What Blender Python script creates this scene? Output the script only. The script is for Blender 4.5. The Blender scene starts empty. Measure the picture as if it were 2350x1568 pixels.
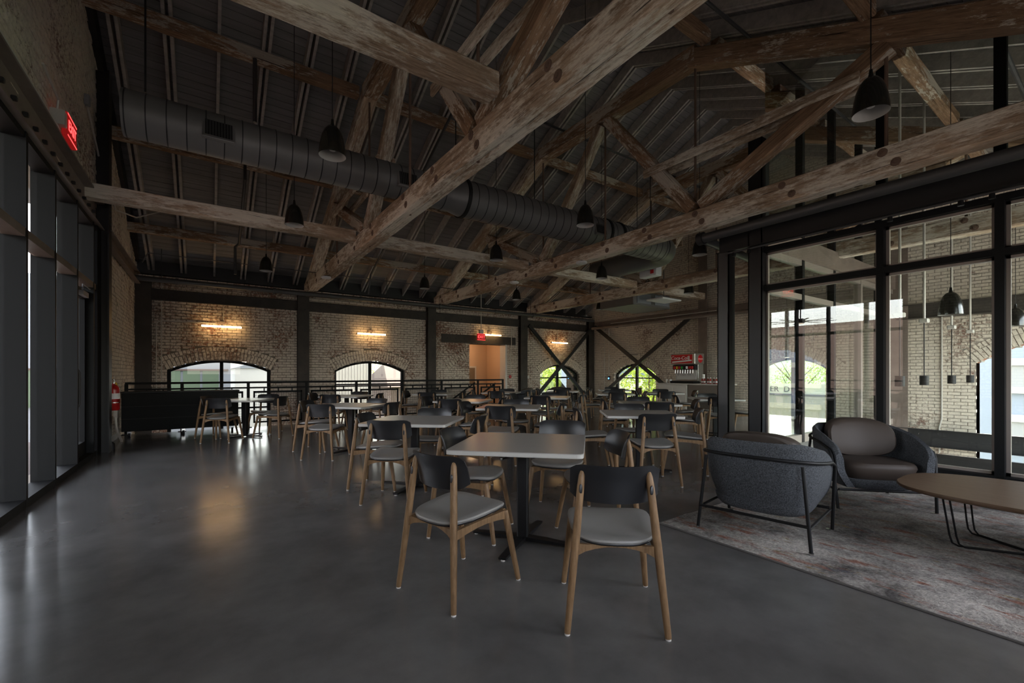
import bpy, math, random
from mathutils import Vector, Matrix

# ------------------------------------------------------------------ camera, sky, sun, exposure
scene = bpy.context.scene
col = scene.collection
random.seed(7)
EYE = Vector((0.0, 0.0, 1.25))
cam_d = bpy.data.cameras.new('camera')
cam_d.sensor_width = 36.0
cam_d.lens = 1011.0 / 2350.0 * 36.0
cam_d.shift_y = 73.0 / 2350.0
cam_d.clip_start = 0.05
cam_d.clip_end = 400
cam = bpy.data.objects.new('camera', cam_d)
cam.location = EYE
cam.rotation_euler = (math.pi / 2, 0, math.radians(-34.69))
col.objects.link(cam)
scene.camera = cam

world = bpy.data.worlds.new('world')
scene.world = world
world.use_nodes = True
wn = world.node_tree
bg = wn.nodes['Background']
sky = wn.nodes.new('ShaderNodeTexSky')
sky.sky_type = 'NISHITA'
sky.sun_disc = False
sky.sun_elevation = math.radians(52)
sky.sun_rotation = math.radians(80)
sky.dust_density = 2.5
sky.ozone_density = 1.2
hs = wn.nodes.new('ShaderNodeHueSaturation')
hs.inputs['Saturation'].default_value = 0.56
wn.links.new(sky.outputs[0], hs.inputs['Color'])
wt = wn.nodes.new('ShaderNodeMix'); wt.data_type = 'RGBA'; wt.blend_type = 'MULTIPLY'
wt.inputs[0].default_value = 1.0
wt.inputs[7].default_value = (1.10, 1.0, 0.90, 1)
wn.links.new(hs.outputs[0], wt.inputs[6])
wn.links.new(wt.outputs[2], bg.inputs[0])
bg.inputs[1].default_value = 0.42

sun_d = bpy.data.lights.new('sun', 'SUN')
sun_d.energy = 4.0
sun_d.angle = math.radians(0.6)
sun_d.color = (1.0, 0.95, 0.87)
sun = bpy.data.objects.new('sun', sun_d)
sun.rotation_euler = Vector((0.68, 0.10, 0.80)).to_track_quat('Z', 'Y').to_euler()
sun.location = (10, -20, 30)
col.objects.link(sun)

scene.cycles.max_bounces = 6
scene.cycles.diffuse_bounces = 3
scene.cycles.glossy_bounces = 3
scene.cycles.caustics_refractive = False
vs = scene.view_settings
vs.view_transform = 'Standard'
vs.look = 'None'
vs.exposure = 2.85
vs.gamma = 1.0
vs.use_curve_mapping = False


# ------------------------------------------------------------------ helpers
def tag(o, label=None, cat=None, group=None, kind=None):
    if label: o['label'] = label
    if cat: o['category'] = cat
    if group: o['group'] = group
    if kind: o['kind'] = kind
    return o


def empty(name, loc=(0, 0, 0), rz=0.0):
    o = bpy.data.objects.new(name, None)
    o.location = loc
    o.rotation_euler = (0, 0, rz)
    o.empty_display_size = 0.1
    col.objects.link(o)
    return o


def thing(name, label, cat, loc=(0, 0, 0), rz=0.0, group=None, kind=None):
    return tag(empty(name, loc, rz), label, cat, group, kind)


def copy_tree(o, parent=None):
    c = o.copy()
    col.objects.link(c)
    c.parent = parent
    for ch in list(o.children):
        copy_tree(ch, c)
    return c


class MB:
    def __init__(self):
        self.v = []
        self.f = []

    def add(self, vs, fs):
        b = len(self.v)
        self.v.extend([tuple(p) for p in vs])
        self.f.extend([tuple(i + b for i in q) for q in fs])
        return self

    def box(self, x0, x1, y0, y1, z0, z1):
        if x0 > x1: x0, x1 = x1, x0
        if y0 > y1: y0, y1 = y1, y0
        if z0 > z1: z0, z1 = z1, z0
        return self.add([(x0, y0, z0), (x1, y0, z0), (x1, y1, z0), (x0, y1, z0), (x0, y0, z1), (x1, y0, z1), (x1, y1, z1), (x0, y1, z1)],
                        [(0, 3, 2, 1), (4, 5, 6, 7), (0, 1, 5, 4), (1, 2, 6, 5), (2, 3, 7, 6), (3, 0, 4, 7)])

    def bar(self, p0, p1, w, h, up=(0, 0, 1)):
        """box from p0 to p1, w across, h along up"""
        p0 = Vector(p0); p1 = Vector(p1)
        d = (p1 - p0).normalized()
        u = Vector(up)
        s = d.cross(u)
        if s.length < 1e-4:
            s = d.cross(Vector((1, 0, 0)))
        s.normalize()
        u = s.cross(d).normalized()
        vs = []
        for p in (p0, p1):
            for a, b in ((-1, -1), (1, -1), (1, 1), (-1, 1)):
                vs.append(p + s * (a * w / 2) + u * (b * h / 2))
        return self.add(vs, [(0, 1, 2, 3), (7, 6, 5, 4), (0, 4, 5, 1), (1, 5, 6, 2), (2, 6, 7, 3), (3, 7, 4, 0)])

    def tube(self, pts, r, n=8, cap=True):
        pts = [Vector(p) for p in pts]
        rs = r if isinstance(r, (list, tuple)) else [r] * len(pts)
        vs = []; fs = []
        prev = None
        for i, p in enumerate(pts):
            if i == 0: d = pts[1] - pts[0]
            elif i == len(pts) - 1: d = pts[-1] - pts[-2]
            else: d = (pts[i + 1] - pts[i]).normalized() + (pts[i] - pts[i - 1]).normalized()
            d.normalize()
            if prev is None:
                a = d.cross(Vector((0, 0, 1)))
                if a.length < 1e-3: a = d.cross(Vector((1, 0, 0)))
            else:
                a = prev - d * prev.dot(d)
            a.normalize(); prev = a
            b = d.cross(a)
            for k in range(n):
                t = 2 * math.pi * k / n
                vs.append(p + (a * math.cos(t) + b * math.sin(t)) * rs[i])
        for i in range(len(pts) - 1):
            for k in range(n):
                k2 = (k + 1) % n
                fs.append((i * n + k, (i + 1) * n + k, (i + 1) * n + k2, i * n + k2))
        if cap:
            fs.append(tuple(range(n)))
            fs.append(tuple(reversed(range((len(pts) - 1) * n, len(pts) * n))))
        return self.add(vs, fs)

    def lathe(self, prof, n=24, c=(0, 0, 0)):
        vs = []; fs = []
        for r, z in prof:
            for k in range(n):
                t = 2 * math.pi * k / n
                vs.append((c[0] + r * math.cos(t), c[1] + r * math.sin(t), c[2] + z))
        for i in range(len(prof) - 1):
            for k in range(n):
                k2 = (k + 1) % n
                fs.append((i * n + k, i * n + k2, (i + 1) * n + k2, (i + 1) * n + k))
        return self.add(vs, fs)

    def loops(self, ls, cap0=True, cap1=True):
        n = len(ls[0])
        vs = [p for l in ls for p in l]; fs = []
        for i in range(len(ls) - 1):
            for k in range(n):
                k2 = (k + 1) % n
                fs.append((i * n + k, i * n + k2, (i + 1) * n + k2, (i + 1) * n + k))
        if cap0: fs.append(tuple(reversed(range(n))))
        if cap1: fs.append(tuple(range((len(ls) - 1) * n, len(ls) * n)))
        return self.add(vs, fs)

    def sheet(self, grid, thick_dir=None):
        """grid[i][j] of points -> surface"""
        m = len(grid); n = len(grid[0])
        vs = [p for r in grid for p in r]
        fs = [(i * n + j, i * n + j + 1, (i + 1) * n + j + 1, (i + 1) * n + j) for i in range(m - 1) for j in range(n - 1)]
        return self.add(vs, fs)

    def shell(self, g0, g1):
        """closed slab between two equal grids (g0 outer, g1 inner)"""
        m = len(g0); n = len(g0[0])
        vs = [p for r in g0 for p in r] + [p for r in g1 for p in r]
        o = m * n; fs = []
        for i in range(m - 1):
            for j in range(n - 1):
                a = i * n + j; b = a + 1; c_ = a + n + 1; d = a + n
                fs.append((a, b, c_, d)); fs.append((o + d, o + c_, o + b, o + a))
        for j in range(n - 1):
            fs.append((j + 1, j, o + j, o + j + 1))
            e = (m - 1) * n + j
            fs.append((e, e + 1, o + e + 1, o + e))
        for i in range(m - 1):
            e = i * n
            fs.append((e, e + n, o + e + n, o + e))
            e = i * n + n - 1
            fs.append((e + n, e, o + e, o + e + n))
        return self.add(vs, fs)

    def mesh(self, name, mat, smooth=False):
        me = bpy.data.meshes.new(name)
        me.from_pydata(self.v, [], self.f)
        me.materials.append(M[mat])
        if smooth:
            me.shade_smooth()
            try: me.set_sharp_from_angle(angle=math.radians(40))
            except Exception: pass
        me.update()
        return me

    def build(self, name, mat, parent=None, smooth=False, loc=None, kind=None):
        o = bpy.data.objects.new(name, self.mesh(name, mat, smooth))
        col.objects.link(o)
        if parent is not None: o.parent = parent
        if loc is not None: o.location = loc
        if kind: o['kind'] = kind
        return o


def inst(name, me, parent=None, loc=(0, 0, 0), rot=None, scale=None):
    o = bpy.data.objects.new(name, me)
    col.objects.link(o)
    if parent is not None: o.parent = parent
    o.location = loc
    if rot is not None: o.rotation_euler = rot
    if scale is not None: o.scale = scale
    return o


def rbox(x0, x1, y0, y1, z0, z1, b=0.01):
    """box with chamfered edges"""
    m = MB()
    def loop(i, z):
        xa, xb, ya, yb = x0 + i, x1 - i, y0 + i, y1 - i
        c = b
        return [(xa + c, ya, z), (xb - c, ya, z), (xb, ya + c, z), (xb, yb - c, z), (xb - c, yb, z), (xa + c, yb, z), (xa, yb - c, z), (xa, ya + c, z)]
    m.loops([loop(b * .7, z0), loop(0, z0 + b), loop(0, z1 - b), loop(b * .7, z1)])
    return m


_bm_cache = {}
def timber(name, p0, p1, w, h, parent=None, mat='timber', up=(0, 0, 1), rough=0.008, seed=None, origin=None):
    """a hewn timber; its own x axis runs along the length"""
    p0 = Vector(p0); p1 = Vector(p1)
    L = (p1 - p0).length
    rnd = random.Random(seed if seed is not None else int(L * 977 + w * 131))
    n = max(2, int(L / 0.45))
    m = MB(); ls = []
    c = 0.016
    for i in range(n + 1):
        x = L * i / n
        prof = [(-w / 2 + c, -h / 2), (w / 2 - c, -h / 2), (w / 2, -h / 2 + c), (w / 2, h / 2 - c), (w / 2 - c, h / 2), (-w / 2 + c, h / 2), (-w / 2, h / 2 - c), (-w / 2, -h / 2 + c)]
        j = 0 if i in (0, n) else rough
        ls.append([(x, a + rnd.uniform(-j, j), b + rnd.uniform(-j, j)) for a, b in prof])
    m.loops(ls)
    o = m.build(name, mat, parent)
    d = (p1 - p0).normalized()
    u = Vector(up)
    y = u.cross(d)
    if y.length < 1e-4: y = Vector((0, 1, 0)).cross(d)
    y.normalize(); z = d.cross(y)
    mt = Matrix((d, y, z)).transposed()
    base = p0 - (Vector(origin) if origin else Vector((0, 0, 0)))
    o.matrix_local = Matrix.Translation(base) @ mt.to_4x4()
    return o


def text(name, body, size, mat, parent, loc, rot, extrude=0.002, align='CENTER', shear=0.0):
    cu = bpy.data.curves.new(name, 'FONT')
    cu.body = body; cu.size = size; cu.extrude = extrude
    cu.align_x = align; cu.align_y = 'CENTER'; cu.shear = shear
    cu.materials.append(M[mat])
    tmp = bpy.data.objects.new(name, cu)
    me = bpy.data.meshes.new_from_object(tmp)
    bpy.data.objects.remove(tmp)
    o = bpy.data.objects.new(name, me)
    col.objects.link(o)
    o.parent = parent
    o.location = loc; o.rotation_euler = rot
    return o


# ------------------------------------------------------------------ materials
M = {}


def mat(name, base=(0.5, 0.5, 0.5), rough=0.6, metal=0.0, spec=0.5, emit=None, estr=0.0):
    m = bpy.data.materials.new(name)
    m.use_nodes = True
    b = m.node_tree.nodes['Principled BSDF']
    b.inputs['Base Color'].default_value = (*base, 1)
    b.inputs['Roughness'].default_value = rough
    b.inputs['Metallic'].default_value = metal
    b.inputs['Specular IOR Level'].default_value = spec
    if emit:
        b.inputs['Emission Color'].default_value = (*emit, 1)
        b.inputs['Emission Strength'].default_value = estr
    M[name] = m
    return m, m.node_tree, b


def N(nt, typ, **kw):
    n = nt.nodes.new(typ)
    for k, v in kw.items():
        if k.startswith('i_'):
            n.inputs[int(k[2:])].default_value = v
        else:
            setattr(n, k, v)
    return n


def coords(nt, kind='Object', scale=(1, 1, 1)):
    if kind == 'World':
        g = nt.nodes.new('ShaderNodeNewGeometry'); out = g.outputs['Position']
    else:
        g = nt.nodes.new('ShaderNodeTexCoord'); out = g.outputs[kind]
    mp = nt.nodes.new('ShaderNodeMapping')
    mp.inputs['Scale'].default_value = scale
    nt.links.new(out, mp.inputs['Vector'])
    return mp.outputs[0]


def noise(nt, vec, scale, detail=6, rough=0.6):
    n = nt.nodes.new('ShaderNodeTexNoise')
    n.inputs['Scale'].default_value = scale
    n.inputs['Detail'].default_value = detail
    n.inputs['Roughness'].default_value = rough
    nt.links.new(vec, n.inputs['Vector'])
    return n.outputs[0]


def ramp(nt, fac, stops):
    r = nt.nodes.new('ShaderNodeValToRGB')
    while len(r.color_ramp.elements) < len(stops): r.color_ramp.elements.new(0.5)
    for e, (p, c_) in zip(r.color_ramp.elements, stops):
        e.position = p
        e.color = (*c_, 1) if len(c_) == 3 else c_
    nt.links.new(fac, r.inputs[0])
    return r.outputs[0]


def mixc(nt, fac, a, b, mode='MIX'):
    m = nt.nodes.new('ShaderNodeMix')
    m.data_type = 'RGBA'; m.blend_type = mode
    if hasattr(fac, 'node'): nt.links.new(fac, m.inputs[0])
    else: m.inputs[0].default_value = fac
    for s, i in ((a, 6), (b, 7)):
        if hasattr(s, 'node'): nt.links.new(s, m.inputs[i])
        else: m.inputs[i].default_value = (*s, 1)
    return m.outputs[2]


def bump(nt, b, h, strength=0.3, dist=0.01):
    n = nt.nodes.new('ShaderNodeBump')
    n.inputs['Strength'].default_value = strength
    n.inputs['Distance'].default_value = dist
    nt.links.new(h, n.inputs['Height'])
    nt.links.new(n.outputs[0], b.inputs['Normal'])


def g(x): return (x, x, x)


# old timber with worn whitewash
def timber_mat(name, brown0, brown1, paint, lo, hi):
    m, nt, b = mat(name, rough=0.85, spec=0.2)
    grain = noise(nt, coords(nt, 'Object', (1.1, 16, 16)), 3.4, 9, 0.72)
    tone = noise(nt, coords(nt, 'Object', (0.8, 3, 3)), 1.1, 4, 0.6)
    wood = ramp(nt, grain, [(0.32, brown0), (0.68, brown1)])
    wood = mixc(nt, 0.8, wood, ramp(nt, tone, [(0.3, g(0.45)), (0.7, g(1.35))]), 'MULTIPLY')
    n2 = noise(nt, coords(nt, 'Object', (2.2, 9, 9)), 2.3, 12, 0.78)
    n3 = noise(nt, coords(nt, 'Object', (0.7, 2.4, 2.4)), 1.0, 3, 0.5)
    add = nt.nodes.new('ShaderNodeMath'); add.operation = 'MULTIPLY_ADD'
    nt.links.new(n3, add.inputs[0]); add.inputs[1].default_value = 0.8
    nt.links.new(n2, add.inputs[2])
    mask = ramp(nt, add.outputs[0], [(lo, g(0)), (hi, g(1))])
    pc = mixc(nt, 0.5, paint, ramp(nt, grain, [(0.3, g(0.55)), (0.7, g(1.2))]), 'MULTIPLY')
    c_ = mixc(nt, mask, wood, pc)
    dk = ramp(nt, noise(nt, coords(nt, 'Object', (0.45, 22, 22)), 2.4, 4, 0.55), [(0.30, g(0.12)), (0.36, g(1))])
    c_ = mixc(nt, 1.0, c_, dk, 'MULTIPLY')
    nt.links.new(c_, b.inputs['Base Color'])
    bump(nt, b, grain, 0.6, 0.014)
    return m


timber_mat('timber', (0.22, 0.150, 0.100), (0.57, 0.425, 0.30), (0.78, 0.71, 0.595), 0.86, 1.0)
timber_mat('timber_brown', (0.17, 0.098, 0.058), (0.45, 0.29, 0.18), (0.62, 0.545, 0.45), 0.95, 1.06)


def brick_mat(name, red0, red1, paint, lo, hi):
    m, nt, b = mat(name, rough=0.92, spec=0.15)
    w = coords(nt, 'World')
    per = noise(nt, w, 4.2, 2, 0.5)
    red = ramp(nt, per, [(0.35, red0), (0.65, red1)])
    patch = noise(nt, w, 0.75, 4, 0.6)
    fine = noise(nt, w, 16, 6, 0.75)
    a = nt.nodes.new('ShaderNodeMath'); a.operation = 'MULTIPLY_ADD'
    nt.links.new(patch, a.inputs[0]); a.inputs[1].default_value = 0.9
    nt.links.new(fine, a.inputs[2])
    mask = ramp(nt, a.outputs[0], [(lo, g(0)), (hi, g(1))])
    c_ = mixc(nt, mask, red, paint)
    c_ = mixc(nt, 0.6, c_, ramp(nt, fine, [(0.3, g(0.55)), (0.6, g(1.0))]), 'MULTIPLY')
    nt.links.new(c_, b.inputs['Base Color'])
    bump(nt, b, fine, 0.35, 0.006)
    return m


brick_mat('brick', (0.20, 0.085, 0.055), (0.32, 0.17, 0.12), (0.68, 0.60, 0.51), 0.80, 0.96)
brick_mat('brick_pale', (0.24, 0.13, 0.10), (0.34, 0.23, 0.18), (0.76, 0.68, 0.57), 0.74, 0.90)
m, nt, b = mat('mortar', (0.18, 0.155, 0.13), 0.95, spec=0.1)
m, nt, b = mat('mortar_pale', (0.36, 0.32, 0.275), 0.95, spec=0.1)

# polished concrete
m, nt, b = mat('concrete', rough=0.26, spec=0.5)
w = coords(nt, 'World')
n1 = noise(nt, w, 0.45, 5, 0.6)
n2 = noise(nt, coords(nt, 'World', (1, 1, 1)), 2.2, 6, 0.62)
c1 = ramp(nt, n1, [(0.3, (0.104, 0.101, 0.097)), (0.7, (0.166, 0.160, 0.154))])
c2 = mixc(nt, 0.7, c1, ramp(nt, n2, [(0.3, g(0.62)), (0.7, g(1.2))]), 'MULTIPLY')
nt.links.new(c2, b.inputs['Base Color'])
rr = ramp(nt, noise(nt, w, 0.8, 4, 0.6), [(0.35, g(0.15)), (0.65, g(0.24))])
nt.links.new(rr, b.inputs['Roughness'])
bump(nt, b, noise(nt, w, 1.6, 2, 0.5), 0.05, 0.02)

# roof boards and joists
def boards(name, c0, c1):
    m, nt, b = mat(name, rough=0.8, spec=0.2)
    n_ = noise(nt, coords(nt, 'World', (0.5, 8, 8)), 1.3, 7, 0.7)
    nt.links.new(ramp(nt, n_, [(0.3, c0), (0.7, c1)]), b.inputs['Base Color'])
boards('deck', (0.20, 0.192, 0.188), (0.30, 0.285, 0.277))
boards('joist', (0.36, 0.33, 0.30), (0.58, 0.53, 0.48))

mat('steel_dark', (0.028, 0.028, 0.029), 0.5, 0.3, 0.5)
m, nt, b = mat('steel_wall', rough=0.62, spec=0.35)
nt.links.new(ramp(nt, noise(nt, coords(nt, 'World'), 1.8, 6, 0.65), [(0.3, (0.032, 0.029, 0.027)), (0.75, (0.075, 0.062, 0.052))]), b.inputs['Base Color'])
m, nt, b = mat('steel_brown', rough=0.5, spec=0.4)
nt.links.new(ramp(nt, noise(nt, coords(nt, 'World'), 2.5, 5, 0.6), [(0.3, (0.16, 0.125, 0.105)), (0.75, (0.25, 0.20, 0.17))]), b.inputs['Base Color'])
mat('frame_black', (0.011, 0.0115, 0.012), 0.6, 0.0, 0.12)
mat('frame_bronze', (0.30, 0.26, 0.23), 0.5, 0.2)
mat('pipe_grey', (0.075, 0.075, 0.076), 0.45, 0.2)
mat('conduit', (0.58, 0.55, 0.50), 0.4, 0.15)
mat('rod_rust', (0.17, 0.11, 0.08), 0.8, 0.2)
m, nt, b = mat('duct', (0.17, 0.166, 0.162), 0.5, 0.25)
mat('grille', (0.008, 0.008, 0.008), 0.7)
mat('white_paint', (0.62, 0.60, 0.57), 0.6)
mat('unit_white', (0.72, 0.74, 0.75), 0.5)

# furniture
m, nt, b = mat('oak', rough=0.5, spec=0.4)
n_ = noise(nt, coords(nt, 'Object', (14, 14, 1.6)), 5.0, 6, 0.65)
nt.links.new(ramp(nt, n_, [(0.3, (0.145, 0.082, 0.038)), (0.72, (0.285, 0.172, 0.086))]), b.inputs['Base Color'])
mat('black_shell', (0.011, 0.0115, 0.0135), 0.40, 0.0, 0.6)
mat('seat_grey', (0.235, 0.225, 0.21), 0.45, 0.0, 0.4)
mat('laminate', (0.36, 0.34, 0.315), 0.28, 0.0, 0.4)
mat('laminate_edge', (0.50, 0.49, 0.46), 0.45)
mat('metal_black', (0.010, 0.010, 0.011), 0.5, 0.0, 0.3)
mat('glide', (0.65, 0.63, 0.60), 0.5)
m, nt, b = mat('felt', rough=0.95, spec=0.1)
n_ = noise(nt, coords(nt, 'Object'), 130, 3, 0.7)
nt.links.new(ramp(nt, n_, [(0.35, (0.034, 0.037, 0.042)), (0.65, (0.118, 0.125, 0.135))]), b.inputs['Base Color'])
bump(nt, b, n_, 0.4, 0.003)
mat('leather', (0.048, 0.036, 0.029), 0.55, 0.0, 0.3)
m, nt, b = mat('walnut', rough=0.38, spec=0.45)
n_ = noise(nt, coords(nt, 'Object', (12, 1.2, 1)), 4.0, 6, 0.6)
nt.links.new(ramp(nt, n_, [(0.3, (0.105, 0.062, 0.036)), (0.7, (0.155, 0.098, 0.062))]), b.inputs['Base Color'])

# rug
m, nt, b = mat('rug', rough=0.97, spec=0.05)
w = coords(nt, 'Object', (1, 1, 1))
wst = coords(nt, 'Object', (3.2, 1.0, 1))
base = ramp(nt, noise(nt, w, 1.7, 8, 0.72), [(0.37, (0.13, 0.122, 0.115)), (0.48, (0.37, 0.345, 0.315)), (0.62, (0.64, 0.60, 0.54))])
rust = ramp(nt, noise(nt, wst, 2.6, 9, 0.75), [(0.53, g(0)), (0.62, g(1))])
c_ = mixc(nt, rust, base, (0.34, 0.17, 0.125))
blue = ramp(nt, noise(nt, coords(nt, 'Object', (2.2, 1, 2)), 2.1, 9, 0.75), [(0.57, g(0)), (0.68, g(1))])
c_ = mixc(nt, blue, c_, (0.15, 0.15, 0.175))
ochre = ramp(nt, noise(nt, coords(nt, 'Object', (2.6, 1, 5)), 3.3, 8, 0.7), [(0.61, g(0)), (0.68, g(1))])
c_ = mixc(nt, ochre, c_, (0.36, 0.26, 0.13))
pile = noise(nt, w, 60, 3, 0.7)
c_ = mixc(nt, 0.75, c_, ramp(nt, pile, [(0.3, g(0.35)), (0.7, g(1.25))]), 'MULTIPLY')
nt.links.new(c_, b.inputs['Base Color'])
bump(nt, b, pile, 0.8, 0.012)
mat('rug_edge', (0.16, 0.15, 0.14), 0.9)

# glass: clear sheet that transmits and mirrors by angle
def glass(name, tint, ior=1.52, gl=1.0):
    m = bpy.data.materials.new(name); m.use_nodes = True
    nt = m.node_tree
    nt.nodes.remove(nt.nodes['Principled BSDF'])
    out = nt.nodes['Material Output']
    tr = nt.nodes.new('ShaderNodeBsdfTransparent'); tr.inputs[0].default_value = (*tint, 1)
    gs = nt.nodes.new('ShaderNodeBsdfGlossy'); gs.inputs['Roughness'].default_value = 0.0
    gs.inputs[0].default_value = (gl, gl, gl, 1)
    fr = nt.nodes.new('ShaderNodeFresnel'); fr.inputs[0].default_value = ior
    mx = nt.nodes.new('ShaderNodeMixShader')
    nt.links.new(fr.outputs[0], mx.inputs[0]); nt.links.new(tr.outputs[0], mx.inputs[1]); nt.links.new(gs.outputs[0], mx.inputs[2])
    nt.links.new(mx.outputs[0], out.inputs[0])
    M[name] = m
glass('glass', (0.95, 0.97, 0.96))
glass('glass_green', (0.86, 0.93, 0.88), 1.7)
glass('glass_dimmed', (0.40, 0.415, 0.395))  # strong grey tint put in to dim the bright view outside

mat('lamp_tube', (1, 0.9, 0.7), 0.5, emit=(1.0, 0.60, 0.24), estr=2.8)
mat('lamp_warm', (1, 0.95, 0.85), 0.5, emit=(1.0, 0.80, 0.58), estr=1.0)
mat('bell', (0.012, 0.012, 0.010), 0.16, 0.0, 0.6)
mat('bell_inside', (0.40, 0.385, 0.36), 0.45)
mat('exit_red', (0.8, 0.02, 0.02), 0.5, emit=(1.0, 0.03, 0.03), estr=0.9)
mat('exit_dark', (0.06, 0.008, 0.008), 0.5, emit=(1.0, 0.02, 0.02), estr=0.025)
mat('ext_red', (0.42, 0.012, 0.012), 0.3)
mat('chrome', (0.6, 0.6, 0.6), 0.2, 1.0)
mat('stainless', (0.50, 0.50, 0.49), 0.28, 0.9)
mat('cola_red', (0.55, 0.015, 0.02), 0.35)
mat('white_print', (0.85, 0.85, 0.83), 0.5)
mat('counter_white', (0.62, 0.58, 0.53), 0.5)
mat('yellow', (0.75, 0.5, 0.03), 0.4)
mat('green_label', (0.03, 0.35, 0.06), 0.4)
mat('sauce', (0.28, 0.02, 0.012), 0.25)
mat('hall_wall', (0.60, 0.43, 0.30), 0.8)
mat('hall_door', (0.42, 0.16, 0.03), 0.5)
mat('picture_print', (0.20, 0.15, 0.10), 0.6)
mat('phone_blue', (0.05, 0.2, 0.8), 0.3, emit=(0.1, 0.35, 1.0), estr=0.6)
mat('pull_red', (0.45, 0.05, 0.05), 0.5)
mat('mark_dark', (0.04, 0.035, 0.03), 0.9)

# outside
mat('asphalt', (0.10, 0.097, 0.094), 0.9)
mat('concrete_pale', (0.42, 0.40, 0.37), 0.8)
m, nt, b = mat('lawn', rough=0.95, spec=0.1)
nt.links.new(ramp(nt, noise(nt, coords(nt, 'World'), 1.2, 6, 0.7), [(0.3, (0.10, 0.17, 0.05)), (0.7, (0.20, 0.29, 0.10))]), b.inputs['Base Color'])
m, nt, b = mat('leaf', rough=0.6, spec=0.3)
nt.links.new(ramp(nt, noise(nt, coords(nt, 'World'), 1.6, 4, 0.6), [(0.3, (0.22, 0.36, 0.04)), (0.7, (0.60, 0.68, 0.13))]), b.inputs['Base Color'])
mat('bark', (0.14, 0.10, 0.075), 0.9)
mat('siding_white', (0.56, 0.53, 0.46), 0.6)
mat('siding_grey', (0.22, 0.24, 0.265), 0.6)
mat('siding_blue', (0.18, 0.225, 0.30), 0.6)
mat('stucco', (0.50, 0.50, 0.475), 0.8)
mat('glass_dark', (0.09, 0.13, 0.085), 0.3)
mat('roof_brown', (0.10, 0.07, 0.06), 0.8)
mat('brick_out', (0.42, 0.18, 0.11), 0.9)
mat('hill', (0.14, 0.24, 0.12), 1.0)
mat('car_blue', (0.10, 0.16, 0.42), 0.35)
mat('rail_car', (0.36, 0.30, 0.245), 0.8)
mat('porch_metal', (0.30, 0.30, 0.31), 0.5)

# ------------------------------------------------------------------ the building
XL, XR, YB, YF = -1.44, 14.0, 14.0, -1.65
YC = 6.165
SLOPE = 0.47
DK = 4.32     # underside of the roof boards at the eaves line


def z_deck(y):
    return 4.0 + SLOPE * (min(y, 2 * YC - y) * 0 + (13.9 - y if y >= YC else 13.9 - (2 * YC - y)))


# floor: polished slab with an open stair well and an open atrium
f = MB()
f.box(XL - .1, XR, 3.62, 11.86, -0.34, 0)
f.box(XL - .1, 7.62, YF, 3.62, -0.34, 0)
f.box(7.85, XR, 11.86, YB + .1, -0.34, 0)
tag(f.build('floor', 'concrete'), 'dark polished concrete floor of the upper hall', 'floor', kind='structure')
f = MB().box(XL - .4, XR + .4, YF - .3, YB + .4, -4.3, -4.2)
tag(f.build('floor_lower', 'concrete_pale'), 'concrete floor of the storey below the atrium and stair well', 'floor', kind='structure')


def brick_variants(matname, n=3):
    out = []
    for k in range(n):
        rnd = random.Random(90 + k)
        m = rbox(-.5, .5, -.5, .5, -.5, .5, 0.04)
        m.v = [(x + rnd.uniform(-.012, .012), y + rnd.uniform(-.05, .05), z + rnd.uniform(-.05, .05)) for x, y, z in m.v]
        out.append(m.mesh('brick', matname))
    return out


def projpx(p):
    c, s = 0.8222, 0.5691
    d = s * p[0] + c * p[1]
    if d < 0.3: return None
    return (1175 + 1011 * (c * p[0] - s * p[1]) / d, 857 - 1011 * (p[2] - 1.25) / d, d)


class Arch:
    def __init__(self, c, w, zb, zs, zc, ring=0.36):
        self.c, self.w, self.zb, self.zs, self.zc, self.ring = c, w, zb, zs, zc, ring
        r = zc - zs
        self.R = (w * w + r * r) / (2 * r)
        self.cz = zc - self.R

    def hole(self, z):
        if self.zb <= z <= self.zs: return (self.c - self.w, self.c + self.w)
        if self.zs < z < self.zc:
            h = math.sqrt(max(0, self.R ** 2 - (z - self.cz) ** 2))
            return (self.c - h, self.c + h)
        return None

    def ringhole(self, z):
        if z <= self.zs: return self.hole(z)
        Ro = self.R + self.ring
        if z < self.cz + Ro:
            h = math.sqrt(Ro ** 2 - (z - self.cz) ** 2)
            h = min(h, self.w * (z - self.cz) / (self.zs - self.cz))
            return (self.c - h, self.c + h)
        return None

    def outline(self, inset=0.0, n=20, zb=None):
        """polyline left foot, over the arc, right foot"""
        w = self.w - inset; R = self.R - inset
        a = math.asin(min(1, w / R))
        pts = [(self.c - w, (self.zb if zb is None else zb) + inset)]
        for i in range(n + 1):
            t = -a + 2 * a * i / n
            pts.append((self.c + R * math.sin(t), self.cz + R * math.cos(t)))
        pts.append((self.c + w, (self.zb if zb is None else zb) + inset))
        return pts


class RectHole:
    def __init__(self, a, b, z0, z1): self.a, self.b, self.z0, self.z1 = a, b, z0, z1
    def hole(self, z): return (self.a, self.b) if self.z0 <= z <= self.z1 else None
    ringhole = hole


def free(u0, u1, cuts):
    iv = [(u0, u1)]
    for a, b in cuts:
        nx = []
        for p, q in iv:
            if b <= p or a >= q: nx.append((p, q)); continue
            if a > p: nx.append((p, a))
            if b < q: nx.append((b, q))
        iv = nx
    return iv


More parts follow.
